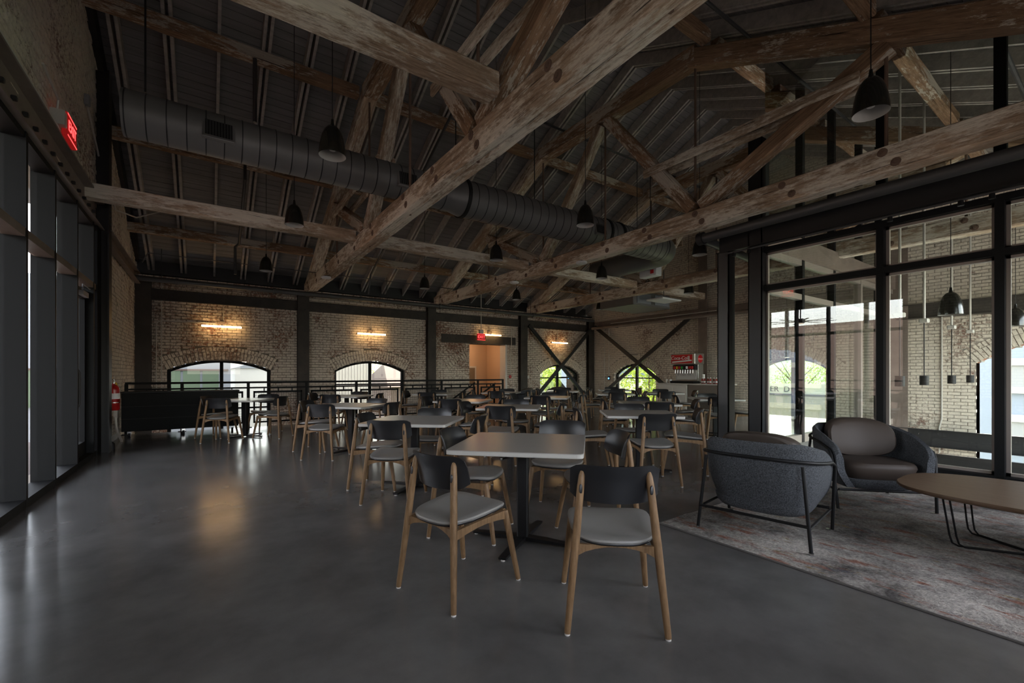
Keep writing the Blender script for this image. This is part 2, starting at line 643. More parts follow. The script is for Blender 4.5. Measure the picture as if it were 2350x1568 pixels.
def brick_wall(name, label, axis, fixed, inward, u0, u1, z0, z1, top, holes, bmat, mmat, thick=0.36, solo=300, vis=None, seed=1, face=True):
    """axis 'x': plane Y=fixed, u is X ; axis 'y': plane X=fixed, u is Y ; inward: sign of the room side"""
    rnd = random.Random(seed)
    root = thing(name, label, 'wall', kind='structure')
    BL, BH, J = 0.205, 0.062, 0.013
    back = MB()
    bricks = []
    out = -inward
    nz = int((z1 - z0) / (BH + J))
    for i in range(nz):
        za = z0 + i * (BH + J); zm = za + (BH + J) / 2
        lim = [c_ for c_ in [top(zm)] if c_]
        a, b_ = (u0, u1)
        if lim: a, b_ = max(a, lim[0][0]), min(b_, lim[0][1])
        if a >= b_: continue
        cuts = [h.hole(zm) for h in holes]; cuts = [c_ for c_ in cuts if c_]
        for p, q in free(a, b_, cuts):
            y0, y1 = fixed, fixed + out * thick
            if axis == 'x': back.box(p, q, y0, y1, za, za + BH + J)
            else: back.box(y0, y1, p, q, za, za + BH + J)
        cuts = [h.ringhole(zm) for h in holes]; cuts = [c_ for c_ in cuts if c_]
        if not face: continue
        for p, q in free(a, b_, cuts):
            x = p - (0.5 * (BL + J) if i % 2 else 0) - ((p - u0) % (BL + J))
            while x < q:
                xa, xb = max(x + J / 2, p), min(x + BL + J / 2, q)
                if xb - xa > 0.03:
                    bricks.append((0.5 * (xa + xb), zm, xb - xa, BH * rnd.uniform(.92, 1.04), 0.012 + rnd.uniform(-.007, .008), rnd.random()))
                x += BL + J
    back.build('mortar_backing', mmat, root)
    scored = []
    for k, (u, z, L, Hh, d, r) in enumerate(bricks):
        p = (u, fixed, z) if axis == 'x' else (fixed, u, z)
        q = projpx(p)
        sc = 0
        if q and -20 < q[0] < 2370 and -20 < q[1] < 1590 and (vis is None or vis(u, z)):
            e = projpx((u + L / 2, fixed, z) if axis == 'x' else (fixed, u + L / 2, z))
            if e: sc = 2 * abs(e[0] - q[0]) * Hh / q[2] * 1011
        scored.append((sc, k))
    scored.sort(reverse=True)
    single = set(k for s_, k in scored[:solo] if s_ > 0)
    var = brick_variants(bmat)
    rest = MB()
    for k, (u, z, L, Hh, d, r) in enumerate(bricks):
        D = 0.06
        cy = fixed + inward * (d - D / 2)
        if k in single:
            loc = (u, cy, z) if axis == 'x' else (fixed + inward * (d - D / 2), u, z)
            inst('brick', var[k % 3], root, loc, (0, 0, 0 if axis == 'x' else math.pi / 2), (L, D, Hh))
        else:
            j = lambda: rnd.uniform(-.003, .003)
            if axis == 'x': rest.box(u - L / 2 + j(), u + L / 2 + j(), cy - D / 2, cy + D / 2, z - Hh / 2 + j(), z + Hh / 2 + j())
            else: rest.box(cy - D / 2, cy + D / 2, u - L / 2 + j(), u + L / 2 + j(), z - Hh / 2 + j(), z + Hh / 2 + j())
    if rest.v: rest.build('brickwork', bmat, root, kind='stuff')
    # arch rings: bricks set on edge
    if any(isinstance(h, Arch) for h in holes): var = brick_variants('brick_pale')
    for h in holes:
        if not isinstance(h, Arch) or not face: continue
        for r0, r1 in ((0.0, 0.215), (0.225, 0.335)):
            Rm = h.R + (r0 + r1) / 2
            a = math.asin(h.w / h.R)
            n = int(2 * a * (h.R + r0) / 0.078)
            for i in range(n):
                t = -a + 2 * a * (i + .5) / n
                u = h.c + Rm * math.sin(t); z = h.cz + Rm * math.cos(t)
                d = 0.014 + rnd.uniform(-.006, .008)
                wd = 2 * a * (h.R + r0) / n - 0.012
                if axis == 'x':
                    o = inst('arch_brick', var[i % 3], root, (u, fixed + inward * (d - .04), z))
                    o.rotation_euler = (0, t, 0)
                    o.scale = (wd, 0.08, r1 - r0)
                else:
                    o = inst('arch_brick', var[i % 3], root, (fixed + inward * (d - .04), u, z))
                    o.rotation_euler = (-t, 0, 0)
                    o.scale = (0.08, wd, r1 - r0)
    return root


# window openings
W1 = Arch(0.32, 1.15, -1.3, 1.34, 1.61)
W2 = Arch(4.28, 1.11, -1.3, 1.34, 1.64)
W4 = Arch(12.15, 1.08, -0.2, 1.22, 1.62)
DO = RectHole(7.81, 9.45, -0.02, 2.34)
WA = Arch(11.68, 1.05, 0.0, 1.22, 1.64)
WB = Arch(5.95, 1.10, -0.2, 1.26, 1.72)
WC = Arch(0.65, 1.52, -2.6, 1.48, 2.0)
WD = Arch(0.6, 1.2, 0.6, 2.2, 2.6)


def gable(zm):
    if zm <= DK: return None
    d = (zm - DK - .05) / SLOPE
    return (2 * YC - 13.9 + d - .3, 13.9 - d + .3)


wall_back = brick_wall('wall_back', 'worn whitewashed brick wall with arched windows along the railing', 'x', YB, -1, XL - .3, XR + .3, -4.2, 3.74, lambda z: None, [W1, W2, W4, DO], 'brick', 'mortar', seed=3, vis=lambda u, z: z > 0.1)
wall_right = brick_wall('wall_right', 'pale brick end wall with arched windows behind the glass atrium', 'y', XR, -1, YF - .3, YB + .3, -4.2, 8.1, gable, [WA, WB, WC], 'brick_pale', 'mortar_pale', seed=4, vis=lambda u, z: z > -0.9)
STORE = RectHole(4.05, 9.28, 0.0, 3.5)
wall_left = brick_wall('wall_left', 'faded brick gable wall above and beside the dark glazed front', 'y', XL, 1, YF - .3, YB + .3, -0.3, 8.1, gable, [STORE], 'brick_pale', 'mortar_pale', seed=5)
WF = [RectHole(3.6, 6.2, 0.9, 2.6), RectHole(-0.9, 1.6, 1.2, 2.7), RectHole(7.8, 13.8, -3.6, 3.4)]  # unseen openings, added to let daylight onto rug, atrium and foreground
wall_front = brick_wall('wall_front', 'brick wall behind the lounge corner', 'x', YF, 1, XL - .3, XR + .3, -4.2, 4.2, lambda z: None, WF, 'brick', 'mortar', face=False)

# springing of an old bricked-up arch left of the doorway
_v = brick_variants('brick')
for _r in range(2):
    for _i in range(9):
        _t = _i / 8
        _x, _z = 6.93 + .75 * _t - .10 * _r, 1.50 + .52 * _t - .10 * _t * _t + .19 * _r
        inst('arch_brick', _v[_i % 3], wall_back, (_x, YB - .012, _z), (0, math.radians(-42 + 14 * _t), 0), (.066, .08, .20 if _r == 0 else .11))

# roof: boards on joists on purlins
roof = thing('ceiling', 'dark boarded roof slopes with exposed joists', 'ceiling', kind='structure')
sl = math.atan(SLOPE); cs = math.cos(sl)
for side in (1, -1):
    def P(y, off, x):   # point at distance off above the deck underside
        zz = DK + SLOPE * (13.9 - y)
        yy = y + off * math.sin(sl)
        zz += off * math.cos(sl)
        return (x, yy if side == 1 else 2 * YC - yy, zz)
    ytop, ybot = YC, 14.45
    n = 64
    dy = (ybot - ytop) / n
    pm = MB()
    L0, L1 = XL - .3, XR + .3
    q = [P(0, 0, L0), P(dy - .007, 0, L0), P(dy - .007, .02, L0), P(0, .02, L0), P(0, 0, L1), P(dy - .007, 0, L1), P(dy - .007, .02, L1), P(0, .02, L1)]
    o0 = Vector(P(0, 0, 0))
    pm.add([(a, bb - o0.y, c_ - o0.z) for a, bb, c_ in q], [(0, 1, 2, 3), (7, 6, 5, 4), (0, 4, 5, 1), (1, 5, 6, 2), (2, 6, 7, 3), (3, 7, 4, 0)])
    me = pm.mesh('plank', 'deck')
    for i in range(n):
        y = ytop + dy * i
        p = P(y, random.uniform(-.003, .003), 0)
        inst('plank', me, roof, (0, p[1], p[2]))
    sh = MB()
    q = [P(ytop - .05, .022, L0), P(ybot, .022, L0), P(ybot, .06, L0), P(ytop - .05, .06, L0), P(ytop - .05, .022, L1), P(ybot, .022, L1), P(ybot, .06, L1), P(ytop - .05, .06, L1)]
    sh.add(q, [(0, 1, 2, 3), (7, 6, 5, 4), (0, 4, 5, 1), (1, 5, 6, 2), (2, 6, 7, 3), (3, 7, 4, 0)])
    sh.build('sky_block_layer', 'deck', roof)  # unseen layer added above the boards so no sky light leaks through
    jm = MB().bar((0, 0, 0), Vector(P(ytop, 0, 0)) - Vector(P(ybot, 0, 0)), 0.045, 0.22)
    jme = jm.mesh('joist', 'joist')
    for k in range(24):
        x = -1.16 + 0.66 * k
        for dx in ((-.045, .045) if k % 4 != 2 else (0,)):
            inst('joist', jme, roof, P(ybot, -0.112, x + dx))

m = MB()
m.box(XL - .3, XR + .3, YB + .36, YB + .40, 3.4, 4.32)
m.box(XL - .3, XR + .3, YB + .0, YB + .40, 3.70, 3.74)  # added dark boards: stop sky light leaking in, keep the eaves gap dark
tag(m.build('eaves_light_block', 'steel_dark'), 'dark board added to block sky light at the eaves above the window wall', 'trim', kind='structure')

# purlins between the trusses
TX = [2.45, 6.53, 10.5]
ends = [XL] + TX + [XR]
pur_names = {12.7: 'lowest', 10.45: 'second', 8.4: 'upper'}
bay_names = ['bay by the glazed front', 'bay over the first tables', 'bay before the glass atrium', 'bay at the drinks counter']
for yy, nm in pur_names.items():
    for side in (1, -1):
        for bi in range(4):
            a, b_ = ends[bi] + (.13 if bi else 0), ends[bi + 1] - (.13 if bi < 3 else 0)
            z = DK + SLOPE * (13.9 - yy) - 0.42
            y = yy if side == 1 else 2 * YC - yy
            o = timber('purlin', (a, y, z), (b_, y, z), 0.16, 0.20, None, 'timber_brown', seed=int(yy * 10) + bi)
            tag(o, f'{nm} roof purlin on the {"window" if side == 1 else "lounge"} slope, {bay_names[bi]}', 'purlin', 'weathered roof purlins')

# longitudinal tie beams resting between the truss chords
for yy, nm, bays, zb_, hb_ in ((8.65, 'long whitewashed tie beam near the duct', (0, 1, 2, 3), 3.86, .21), (3.68, 'heavy tie beam over the front tables', (0,), 4.06, .22)):
    for bi in bays:
        a, b_ = ends[bi] + (.135 if bi else 0), ends[bi + 1] - (.135 if bi < 3 else 0)
        o = timber('tie_beam', (a, yy, zb_), (b_, yy, zb_), 0.24, hb_, None, 'timber', seed=40 + bi + int(yy))
        tag(o, f'{nm}, {bay_names[bi]}', 'beam', 'tie beams between trusses')


# queen post trusses
def make_truss(X):
    root = thing('timber_truss', 'x', 'roof truss', (X, YC, 3.57), 0, 'timber roof trusses')
    for dx in (-.066, .066):
        timber('chord_timber', (dx, 7.80, .15 + dx * .06), (dx, -7.75, .15 + dx * .06), 0.127, 0.30, root, 'timber', seed=11 + int(dx * 100), rough=.008)
    for s_ in (1, -1):
        timber('principal_rafter', (0, 7.78 * s_, .12), (0, 1.93 * s_, 2.80), 0.24, 0.27, root, 'timber_brown' if s_ < 0 else 'timber', seed=12 + s_)
        timber('strut', (0, 0.10 * s_, 2.66), (0, 1.95 * s_, 0.34), 0.20, 0.20, root, 'timber' if s_ > 0 else 'timber_brown', seed=15 + s_)
        timber('strut', (0, 4.45 * s_, 1.50), (0, 2.10 * s_, 0.34), 0.20, 0.21, root, 'timber_brown', seed=18 + s_)
        timber('corbel', (0, 7.80 * s_, -.05), (0, 7.42 * s_, -.05), 0.24, 0.10, root, 'timber_brown', seed=21)
        for yy, zt in ((1.97, 2.75), (4.42, 1.55)):
            MB().tube([(0.0, yy * s_, 0.0), (0.0, yy * s_, zt)], 0.019, 8).build('tie_rod', 'rod_rust', root, True)
        for dx in (-.13, .13):
            timber('collar_board', (dx, 4.2 * s_, 1.22), (dx, 1.05 * s_, 1.22), 0.05, 0.15, root, 'timber', seed=25 + s_)
    timber('straining_beam', (0, 2.02, 2.82), (0, -2.02, 2.82), 0.24, 0.30, root, 'timber_brown', seed=30)
    MB().tube([(0, 0, 0), (0, 0, 2.8)], 0.02, 8).build('king_rod', 'rod_rust', root, True)
    bm_ = MB().lathe([(0, .022), (.018, .022), (.022, .012), (.047, .010), (.05, 0)], 12).mesh('bolt', 'rod_rust', True)
    rnd = random.Random(5)
    for i in range(12):
        yy = 7.1 - i * 1.18 + rnd.uniform(-.2, .2)
        for zz in (.075, .225):
            inst('bolt', bm_, root, (-.128, yy + (.12 if zz > .2 else 0), zz), (0, -math.pi / 2, 0))
    return root


t1 = make_truss(TX[0])
t1['label'] = 'whitewashed timber truss whose heavy chord crosses over the front tables'
t2 = copy_tree(t1); t2.location.x = TX[1]
t2['label'] = 'brown timber truss running just before the glass atrium'
t3 = copy_tree(t1); t3.location.x = TX[2]
t3['label'] = 'farthest timber truss, partly seen inside the glass atrium'

# steel frame on the window wall
def channel(m, p0, p1, h, flange, nrm):
    """steel channel: web with two flanges, nrm is the side the flanges point to"""
    p0 = Vector(p0); p1 = Vector(p1); nrm = Vector(nrm)
    m.bar(p0, p1, 0.014, h)
    d = (p1 - p0).normalized()
    up = Vector((0, 0, 1))
    for s_ in (1, -1):
        o_ = up * (s_ * (h / 2 - .008)) + nrm * (flange / 2)
        m.bar(p0 + o_, p1 + o_, flange, 0.016)
    return m


bolt_me = MB().lathe([(0, .014), (.014, .014), (.016, .0)], 8).mesh('bolt', 'steel_dark', True)
colX = [(-1.43, -1.12, 'in the brick corner behind the extinguisher'), (2.13, 2.43, 'between the first and second arched windows'), (6.12, 6.41, 'between the second arched window and the door'), (9.97, 10.29, 'between the door and the braced window'), (13.62, 13.92, 'in the far corner')]
for a, b_, where in colX:
    r = thing('steel_column', f'dark steel column on the window wall, {where}', 'column', ((a + b_) / 2, 13.82, -0.3), 0, 'steel wall columns')
    hw = (b_ - a) / 2
    z1 = 3.85
    MB().box(-hw, hw, -.02, 0.0, 0, z1).build('front_flange', 'steel_wall', r)
    MB().box(-hw, hw, .16, .18, 0, z1).build('back_flange', 'steel_wall', r)
    MB().box(-.01, .01, 0, .16, 0, z1).build('web', 'steel_wall', r)
    for i in range(5):
        inst('bolt', bolt_me, r, (0.03, -.02, .9 + i * .62), (math.pi / 2, 0, 0))
for i in range(4):
    a, b_ = colX[i][1], colX[i + 1][0]
    m = channel(MB(), (a, 13.90, 3.19), (b_, 13.90, 3.19), .28, .07, (0, -1, 0))
    r = thing('wall_beam', ['dark steel wall beam above the first arched window', 'dark steel wall beam above the second arched window', 'dark steel wall beam above the doorway', 'dark steel wall beam above the braced corner window'][i], 'beam', ((a + b_) / 2, 13.9, 3.05), 0, 'steel wall beams')
    mm = m.build('channel', 'steel_wall', r, loc=(-(a + b_) / 2, -13.9, -3.05))
    k = int((b_ - a) / .62)
    for j in range(k):
        inst('bolt', bolt_me, r, (-(b_ - a) / 2 + .4 + j * .62, -.012, .12), (math.pi / 2, 0, 0))
# lintel over the doorway
r = thing('steel_lintel', 'bolted steel lintel plate over the doorway', 'lintel', (8.26, 13.97, 2.34))
MB().box(-1.57, 1.57, -.02, .02, 0, .29).build('plate', 'steel_wall', r)
for j in range(9):
    inst('bolt', bolt_me, r, (-1.35 + j * .335, -.02, .15), (math.pi / 2, 0, 0))

# beams and columns on the end wall
m = channel(MB(), (13.88, 13.7, 3.30), (13.88, 3.7, 3.30), .30, .07, (-1, 0, 0))
tag(m.build('wall_beam', 'steel_brown'), 'rust brown steel beam across the end wall', 'beam')
m = channel(MB(), (13.88, 3.5, 2.72), (13.88, YF, 2.72), .34, .07, (-1, 0, 0))
tag(m.build('wall_beam', 'steel_wall'), 'dark steel beam on the end wall inside the atrium', 'beam')
for yy, where, zt in ((8.62, 'on the end wall above the drinks machine', 5.9), (3.45, 'on the end wall at the atrium corner', 4.8)):
    r = thing('steel_column', f'brown steel column {where}', 'column', (13.86, yy, 0 if yy > 4 else -4.2), 0, 'steel wall columns')
    zt = zt if yy > 4 else zt + 4.2
    MB().box(-.02, 0, -.16, .16, 0, zt).build('front_flange', 'steel_brown', r)
    MB().box(0, .13, -.01, .01, 0, zt).build('web', 'steel_brown', r)

# diagonal braces
for nm, p0, p1 in (('falling from the column beside the door', (10.30, 13.72, 3.12), (13.55, 13.72, 0.055)), ('rising to the far corner', (10.30, 13.64, 0.055), (13.55, 13.64, 3.12))):
    m = MB().bar(p0, p1, .07, .13)
    tag(m.build('cross_brace', 'steel_dark'), f'steel cross brace before the corner window, {nm}', 'brace', 'steel cross braces')
for nm, p0, p1 in (('falling from the far corner', (13.72, 13.55, 3.25), (13.72, 8.95, 0.055)), ('rising towards the drinks machine', (13.64, 13.5, 0.055), (13.64, 8.95, 3.18))):
    m = MB().bar(p0, p1, .07, .13)
    tag(m.build('cross_brace', 'steel_dark'), f'steel cross brace on the end wall, {nm}', 'brace', 'steel cross braces')


# arched windows
def arch_window(name, label, A, axis, fixed, bars=(), mull=True, depth=.10, zb=None, fr='frame_black'):
    r = thing(name, label, 'window', kind='structure')
    zb = A.zb if zb is None else zb
    def put(u, z, d): return (u, fixed + d, z) if axis == 'x' else (fixed + d, u, z)
    o_, i_ = A.outline(0, 20, zb), A.outline(.075, 20, zb)
    m = MB(); vs = []; fs = []
    n = len(o_)
    for k in range(n):
        vs += [put(*o_[k], 0), put(*i_[k], 0), put(*i_[k], depth), put(*o_[k], depth)]
    for k in range(n - 1):
        for e in range(4):
            fs.append((k * 4 + e, (k + 1) * 4 + e, (k + 1) * 4 + (e + 1) % 4, k * 4 + (e + 1) % 4))
    k = (n - 1) * 4
    fs.append((0, 1, k + 1, k)); fs.append((2, 3, k + 3, k + 2)); fs.append((1, 2, k + 2, k + 1)); fs.append((3, 0, k, k + 3))
    m.add(vs, fs)
    m.build('frame', fr, r)
    if mull:
        m = MB()
        z1 = A.zc - .05
        if axis == 'x': m.box(A.c - .04, A.c + .04, fixed, fixed + depth, zb, z1)
        else: m.box(fixed, fixed + depth, A.c - .04, A.c + .04, zb, z1)
        m.build('mullion', fr, r)
    for zz in bars:
        h = A.hole(zz)
        m = MB()
        if axis == 'x': m.box(h[0], h[1], fixed + .01, fixed + depth - .01, zz - .022, zz + .022)
        else: m.box(fixed + .01, fixed + depth - .01, h[0], h[1], zz - .022, zz + .022)
        m.build('transom', fr, r)
    # panes: left and right half
    for s_ in (-1, 1):
        pts = [p for p in i_ if (p[0] - A.c) * s_ >= 0.035]
        poly = [(A.c + s_ * .035, zb + .06)] + (pts[::-1] if s_ < 0 else pts) if False else None
        arc = [p for p in i_[1:-1] if (p[0] - A.c) * s_ >= 0]
        if s_ < 0: ring = [(i_[0][0], zb + .06)] + arc + [(A.c, A.zc - .07), (A.c, zb + .06)]
        else: ring = [(A.c, zb + .06), (A.c, A.zc - .07)] + arc + [(i_[-1][0], zb + .06)]
        clean = [ring[0]]
        for p in ring[1:]:
            if (p[0] - clean[-1][0]) ** 2 + (p[1] - clean[-1][1]) ** 2 > 1e-6: clean.append(p)
        m = MB().add([put(u, z, depth / 2) for u, z in clean], [tuple(range(len(clean)))])
        m.build('pane', 'glass_dimmed', r)
    return r


arch_window('window_1', 'wide arched window nearest the glazed front, behind the black counter', W1, 'x', 14.14, (0.3,))
arch_window('window_2', 'wide arched window behind the middle of the railing', W2, 'x', 14.14, (0.9, 0.25))
arch_window('window_3', 'arched window with cross braces beside the far corner', W4, 'x', 14.16, (1.06, 0.35))
arch_window('window_4', 'arched window on the end wall with leafy trees outside', WA, 'y', 14.14, (1.06, 0.42))
arch_window('window_5', 'arched window of the end wall seen through two sheets of glass', WB, 'y', 14.14, ())
# plain trim of the large atrium arch
r = thing('window_6', 'tall open brick arch of the atrium end wall', 'window', kind='structure')
A = WC
i_ = A.outline(.0, 20); o_ = A.outline(-.03, 20)
m = MB(); vs = []; fs = []
for k in range(len(i_)):
    vs += [(14.0, *i_[k]), (14.36, *i_[k])]
for k in range(len(i_) - 1):
    fs.append((2 * k, 2 * k + 1, 2 * k + 3, 2 * k + 2))
m.add(vs, fs).build('reveal', 'brick_out', r)

# ------------------------------------------------------------------ glazed front on the left
GX = -1.53
r = thing('window_7', 'tall dark steel glazed front along the left wall', 'window', kind='structure')
fy = [8.88, 7.89, 6.88, 5.94, 4.95]
fin = MB().box(GX - .03, -1.37, -.055, 0, 0.0, 3.5).mesh('mullion_fin', 'frame_black')
for y in fy: inst('mullion_fin', fin, r, (0, y, 0))
MB().box(GX - .03, -1.36, 9.02, 9.3, 0, 3.5).build('end_jamb', 'frame_black', r)
ys = [9.02] + fy + [4.05]
for k in range(len(ys) - 1):
    ya, yb = ys[k + 1], ys[k] - .055 if k else ys[k]
    MB().box(GX, -1.375, ya, yb, 2.51, 2.59).build('transom', 'steel_brown', r)
    MB().box(GX - .02, -1.372, ya, yb, 0.0, 0.085).build('sill', 'frame_black', r)
    MB().box(GX, -1.38, ya, yb, 3.42, 3.5).build('head', 'frame_black', r)
    for z0, z1 in ((.085, 2.51), (2.59, 3.42)):
        MB().add([(GX + .02, ya, z0), (GX + .02, yb, z0), (GX + .02, yb, z1), (GX + .02, ya, z1)], [(0, 1, 2, 3)]).build('pane', 'glass', r)
# glazed door in the last bay
r = thing('door_1', 'glazed black door with a closer in the last bay of the front', 'door', kind='structure')
m = MB()
m.box(GX + .03, -1.45, 7.93, 8.03, .02, 2.45); m.box(GX + .03, -1.45, 8.72, 8.82, .02, 2.45)
m.box(GX + .03, -1.45, 8.03, 8.72, 2.32, 2.45); m.box(GX + .03, -1.45, 8.03, 8.72, .02, .27)
m.build('door_frame', 'frame_black', r)
MB().box(-1.45, -1.40, 8.35, 8.68, 2.33, 2.40).build('door_closer', 'porch_metal', r)
MB().tube([(-1.42, 8.4, 2.40), (-1.38, 8.2, 2.46), (-1.40, 8.75, 2.47)], .009, 6).build('closer_arm', 'porch_metal', r)
MB().tube([(-1.40, 8.0, .8), (-1.38, 8.0, .85), (-1.38, 8.0, 1.25), (-1.40, 8.0, 1.3)], .014, 8).build('pull_handle', 'steel_dark', r, True)

r = thing('header_beam', 'brown steel channel beam with clips above the glazed front', 'beam', (XL, 4, 3.48))
m = MB()
m.box(0, .02, -5.4, 5.3, 0, .42); m.box(0, .12, -5.4, 5.3, 0, .022); m.box(0, .12, -5.4, 5.3, .40, .422)
m.build('channel', 'steel_brown', r)
clip = rbox(0, .04, -.02, .02, -.02, .02, .005).mesh('clip', 'steel_dark')
for k in range(22): inst('clip', clip, r, (.02, 5.0 - k * .30, .2))
MB().tube([(.10, -5.4, .455), (.10, 3.0, .455)], .014, 8).build('conduit', 'conduit', r, True)
r = thing('steel_column', 'dark steel column between the glazed front and the brick', 'column', (-1.36, 9.38, 0), 0, 'steel wall columns')
MB().box(-.08, .10, -.01, .01, 0, 6.0).build('web', 'steel_dark', r)
MB().box(.08, .10, -.11, .11, 0, 6.0).build('flange', 'steel_dark', r)
for i in range(6): inst('bolt', bolt_me, r, (.10, -.06, 3.5 + i * .1), (0, math.pi / 2, 0))
m = channel(MB(), (-1.40, 9.5, 3.52), (-1.40, 13.7, 3.52), .26, .09, (1, 0, 0))
tag(m.build('wall_beam', 'steel_brown'), 'brown steel channel along the left brick wall to the corner', 'beam')
o = MB().box(XL, XL + .025, 9.5, 11.3, 0, .10).build('baseboard_left', 'white_paint')
tag(o, 'white base strip at the foot of the left brick wall', 'baseboard', kind='structure')
m = MB()
for side in (1, -1):
    q = []
    y0, y1 = YC, 13.95
    for y in (y0, y1):
        z = DK + SLOPE * (13.9 - y)
        yy = y if side == 1 else 2 * YC - y
        q += [(XL, yy, z - .34), (XL + .09, yy, z - .34), (XL + .09, yy, z - .02), (XL, yy, z - .02)]
    m.add(q, [(0, 1, 2, 3), (7, 6, 5, 4), (0, 4, 5, 1), (1, 5, 6, 2), (2, 6, 7, 3), (3, 7, 4, 0)])
tag(m.build('trim_1', 'steel_dark'), 'dark steel trim following the roof slope on the left gable', 'trim', kind='structure')

# ------------------------------------------------------------------ glass atrium
AX, AY = 7.5, 3.62
r = thing('window_8', 'tall glazed atrium front with black mullions behind the armchairs', 'window', kind='structure')
gy = [AY, 2.06, 0.97, -.35, YF + .05]
for y in gy[1:-1]:
    MB().box(AX - .05, AX + .09, y - .04, y + .04, 0, 3.3).build('mullion', 'frame_black', r)
    MB().box(AX - .03, AX + .09, y - .05, y + .05, 3.62, min(6.9, DK + SLOPE * (13.9 - (2 * YC - y)))).build('mullion', 'frame_black', r)
for k in range(4):
    ya, yb = gy[k + 1] + .04, gy[k] - .04
    for z0, z1, dp in ((0, .07, .09), (2.60, 2.68, .05), (3.22, 3.30, .05)):
        MB().box(AX - dp, AX + .09, ya, yb, z0, z1).build('transom', 'frame_black', r)
    for z0, z1 in ((.07, 2.60), (2.68, 3.22)):
        # pale inner bead around every pane
        m = MB()
        bx = AX + .05
        m.box(bx, bx + .05, ya, ya + .035, z0, z1); m.box(bx, bx + .05, yb - .035, yb, z0, z1)
        m.box(bx, bx + .05, ya, yb, z1 - .035, z1); m.box(bx, bx + .05, ya, yb, z0, z0 + .035)
        m.build('glazing_bead', 'frame_bronze', r)
        MB().add([(AX + .06, ya, z0), (AX + .06, yb, z0), (AX + .06, yb, z1), (AX + .06, ya, z1)], [(0, 1, 2, 3)]).build('pane', 'glass_green', r)
    zt = lambda y: DK + SLOPE * (13.9 - (2 * YC - y)) - .1
    MB().add([(AX + .03, ya, 3.62), (AX + .03, yb, 3.62), (AX + .03, yb, zt(yb)), (AX + .03, ya, zt(ya))], [(0, 1, 2, 3)]).build('pane', 'glass_green', r)
r = thing('window_9', 'glazed atrium side wall running back to the end wall', 'window', kind='structure')
gx = [AX + .1, 8.9, 10.3, 11.75, 13.0, XR - .1]
for k, x in enumerate(gx[1:-1]):
    MB().box(x - .045, x + .045, AY - .06, AY + .08, 0, 3.3).build('mullion', 'frame_black' if k != 2 else 'frame_bronze', r)
    MB().box(x - .045, x + .045, AY - .06, AY + .06, 3.3, DK + SLOPE * (13.9 - (2 * YC - AY)) - .05).build('mullion', 'frame_black', r)
for k in range(5):
    xa, xb = gx[k] + .045, gx[k + 1] - .045
    for z0, z1 in ((0, .14), (2.58, 2.68), (3.2, 3.3)):
        MB().box(xa, xb, AY - .05, AY + .05, z0, z1).build('transom', 'frame_bronze', r)
    for z0, z1 in ((.14, 2.58), (2.68, 3.2), (3.66, 5.05)):
        MB().add([(xa, AY, z0), (xb, AY, z0), (xb, AY, z1), (xa, AY, z1)], [(0, 1, 2, 3)]).build('pane', 'glass_green', r)
MB().box(AX, XR, AY - .1, AY + .1, 3.3, 3.66).build('head_beam', 'steel_brown', r)
# floor edge beams of the atrium void
m = channel(MB(), (13.86, 3.5, -.26), (13.86, YF, -.26), .40, .06, (-1, 0, 0))
tag(m.build('floor_edge_beam', 'steel_dark'), 'dark steel channel crossing the tall atrium arch at floor level', 'beam')
m = channel(MB(), (11.2, 3.5, -.435), (11.2, YF, -.435), .37, .06, (-1, 0, 0))
tag(m.build('floor_edge_beam', 'steel_dark'), 'dark steel channel hung below the floor inside the atrium', 'beam')

# posts and header before the atrium
for (x, y, w, d, zt, lab) in ((7.42, 4.18, .20, .20, 3.34, 'slim blue grey steel post standing free before the atrium corner'), (7.52, 3.68, .24, .22, 5.1, 'black steel post at the atrium corner')):
    r = thing('steel_post', lab, 'column', (x, y, 0), 0)
    hw, hd = w / 2, d / 2
    MB().box(-hw, hw, -hd, -hd + .015, 0.015, zt).build('flange', 'steel_dark', r)
    MB().box(-hw, hw, hd - .015, hd, 0.015, zt).build('flange', 'steel_dark', r)
    MB().box(-hw, -hw + .02, -hd, hd, 0.015, zt).build('web', 'pipe_grey' if x < 7.5 else 'steel_dark', r)
    MB().box(-hw - .03, hw + .03, -hd - .03, hd + .03, 0, .015).build('base_plate', 'steel_dark', r)
m = channel(MB(), (7.42, 4.3, 3.50), (7.42, YF, 3.50), .34, .12, (-1, 0, 0))
tag(m.build('header_beam', 'steel_dark'), 'deep black steel beam over the atrium front', 'beam')
r = thing('light_track', 'thin black track with small spot heads under the atrium beam', 'track light', (7.25, 2, 3.28))
MB().tube([(0, 2.1, 0), (0, -3.6, 0)], .016, 8).build('track', 'pipe_grey', r, True)
sp = MB().lathe([(0, .03), (.025, .03), (.03, -.03), (.0, -.03)], 10).mesh('spot_head', 'metal_black', True)
for y in (1.95, 1.7, -.1, -.75, -1.0): inst('spot_head', sp, r, (0, y, -.04))

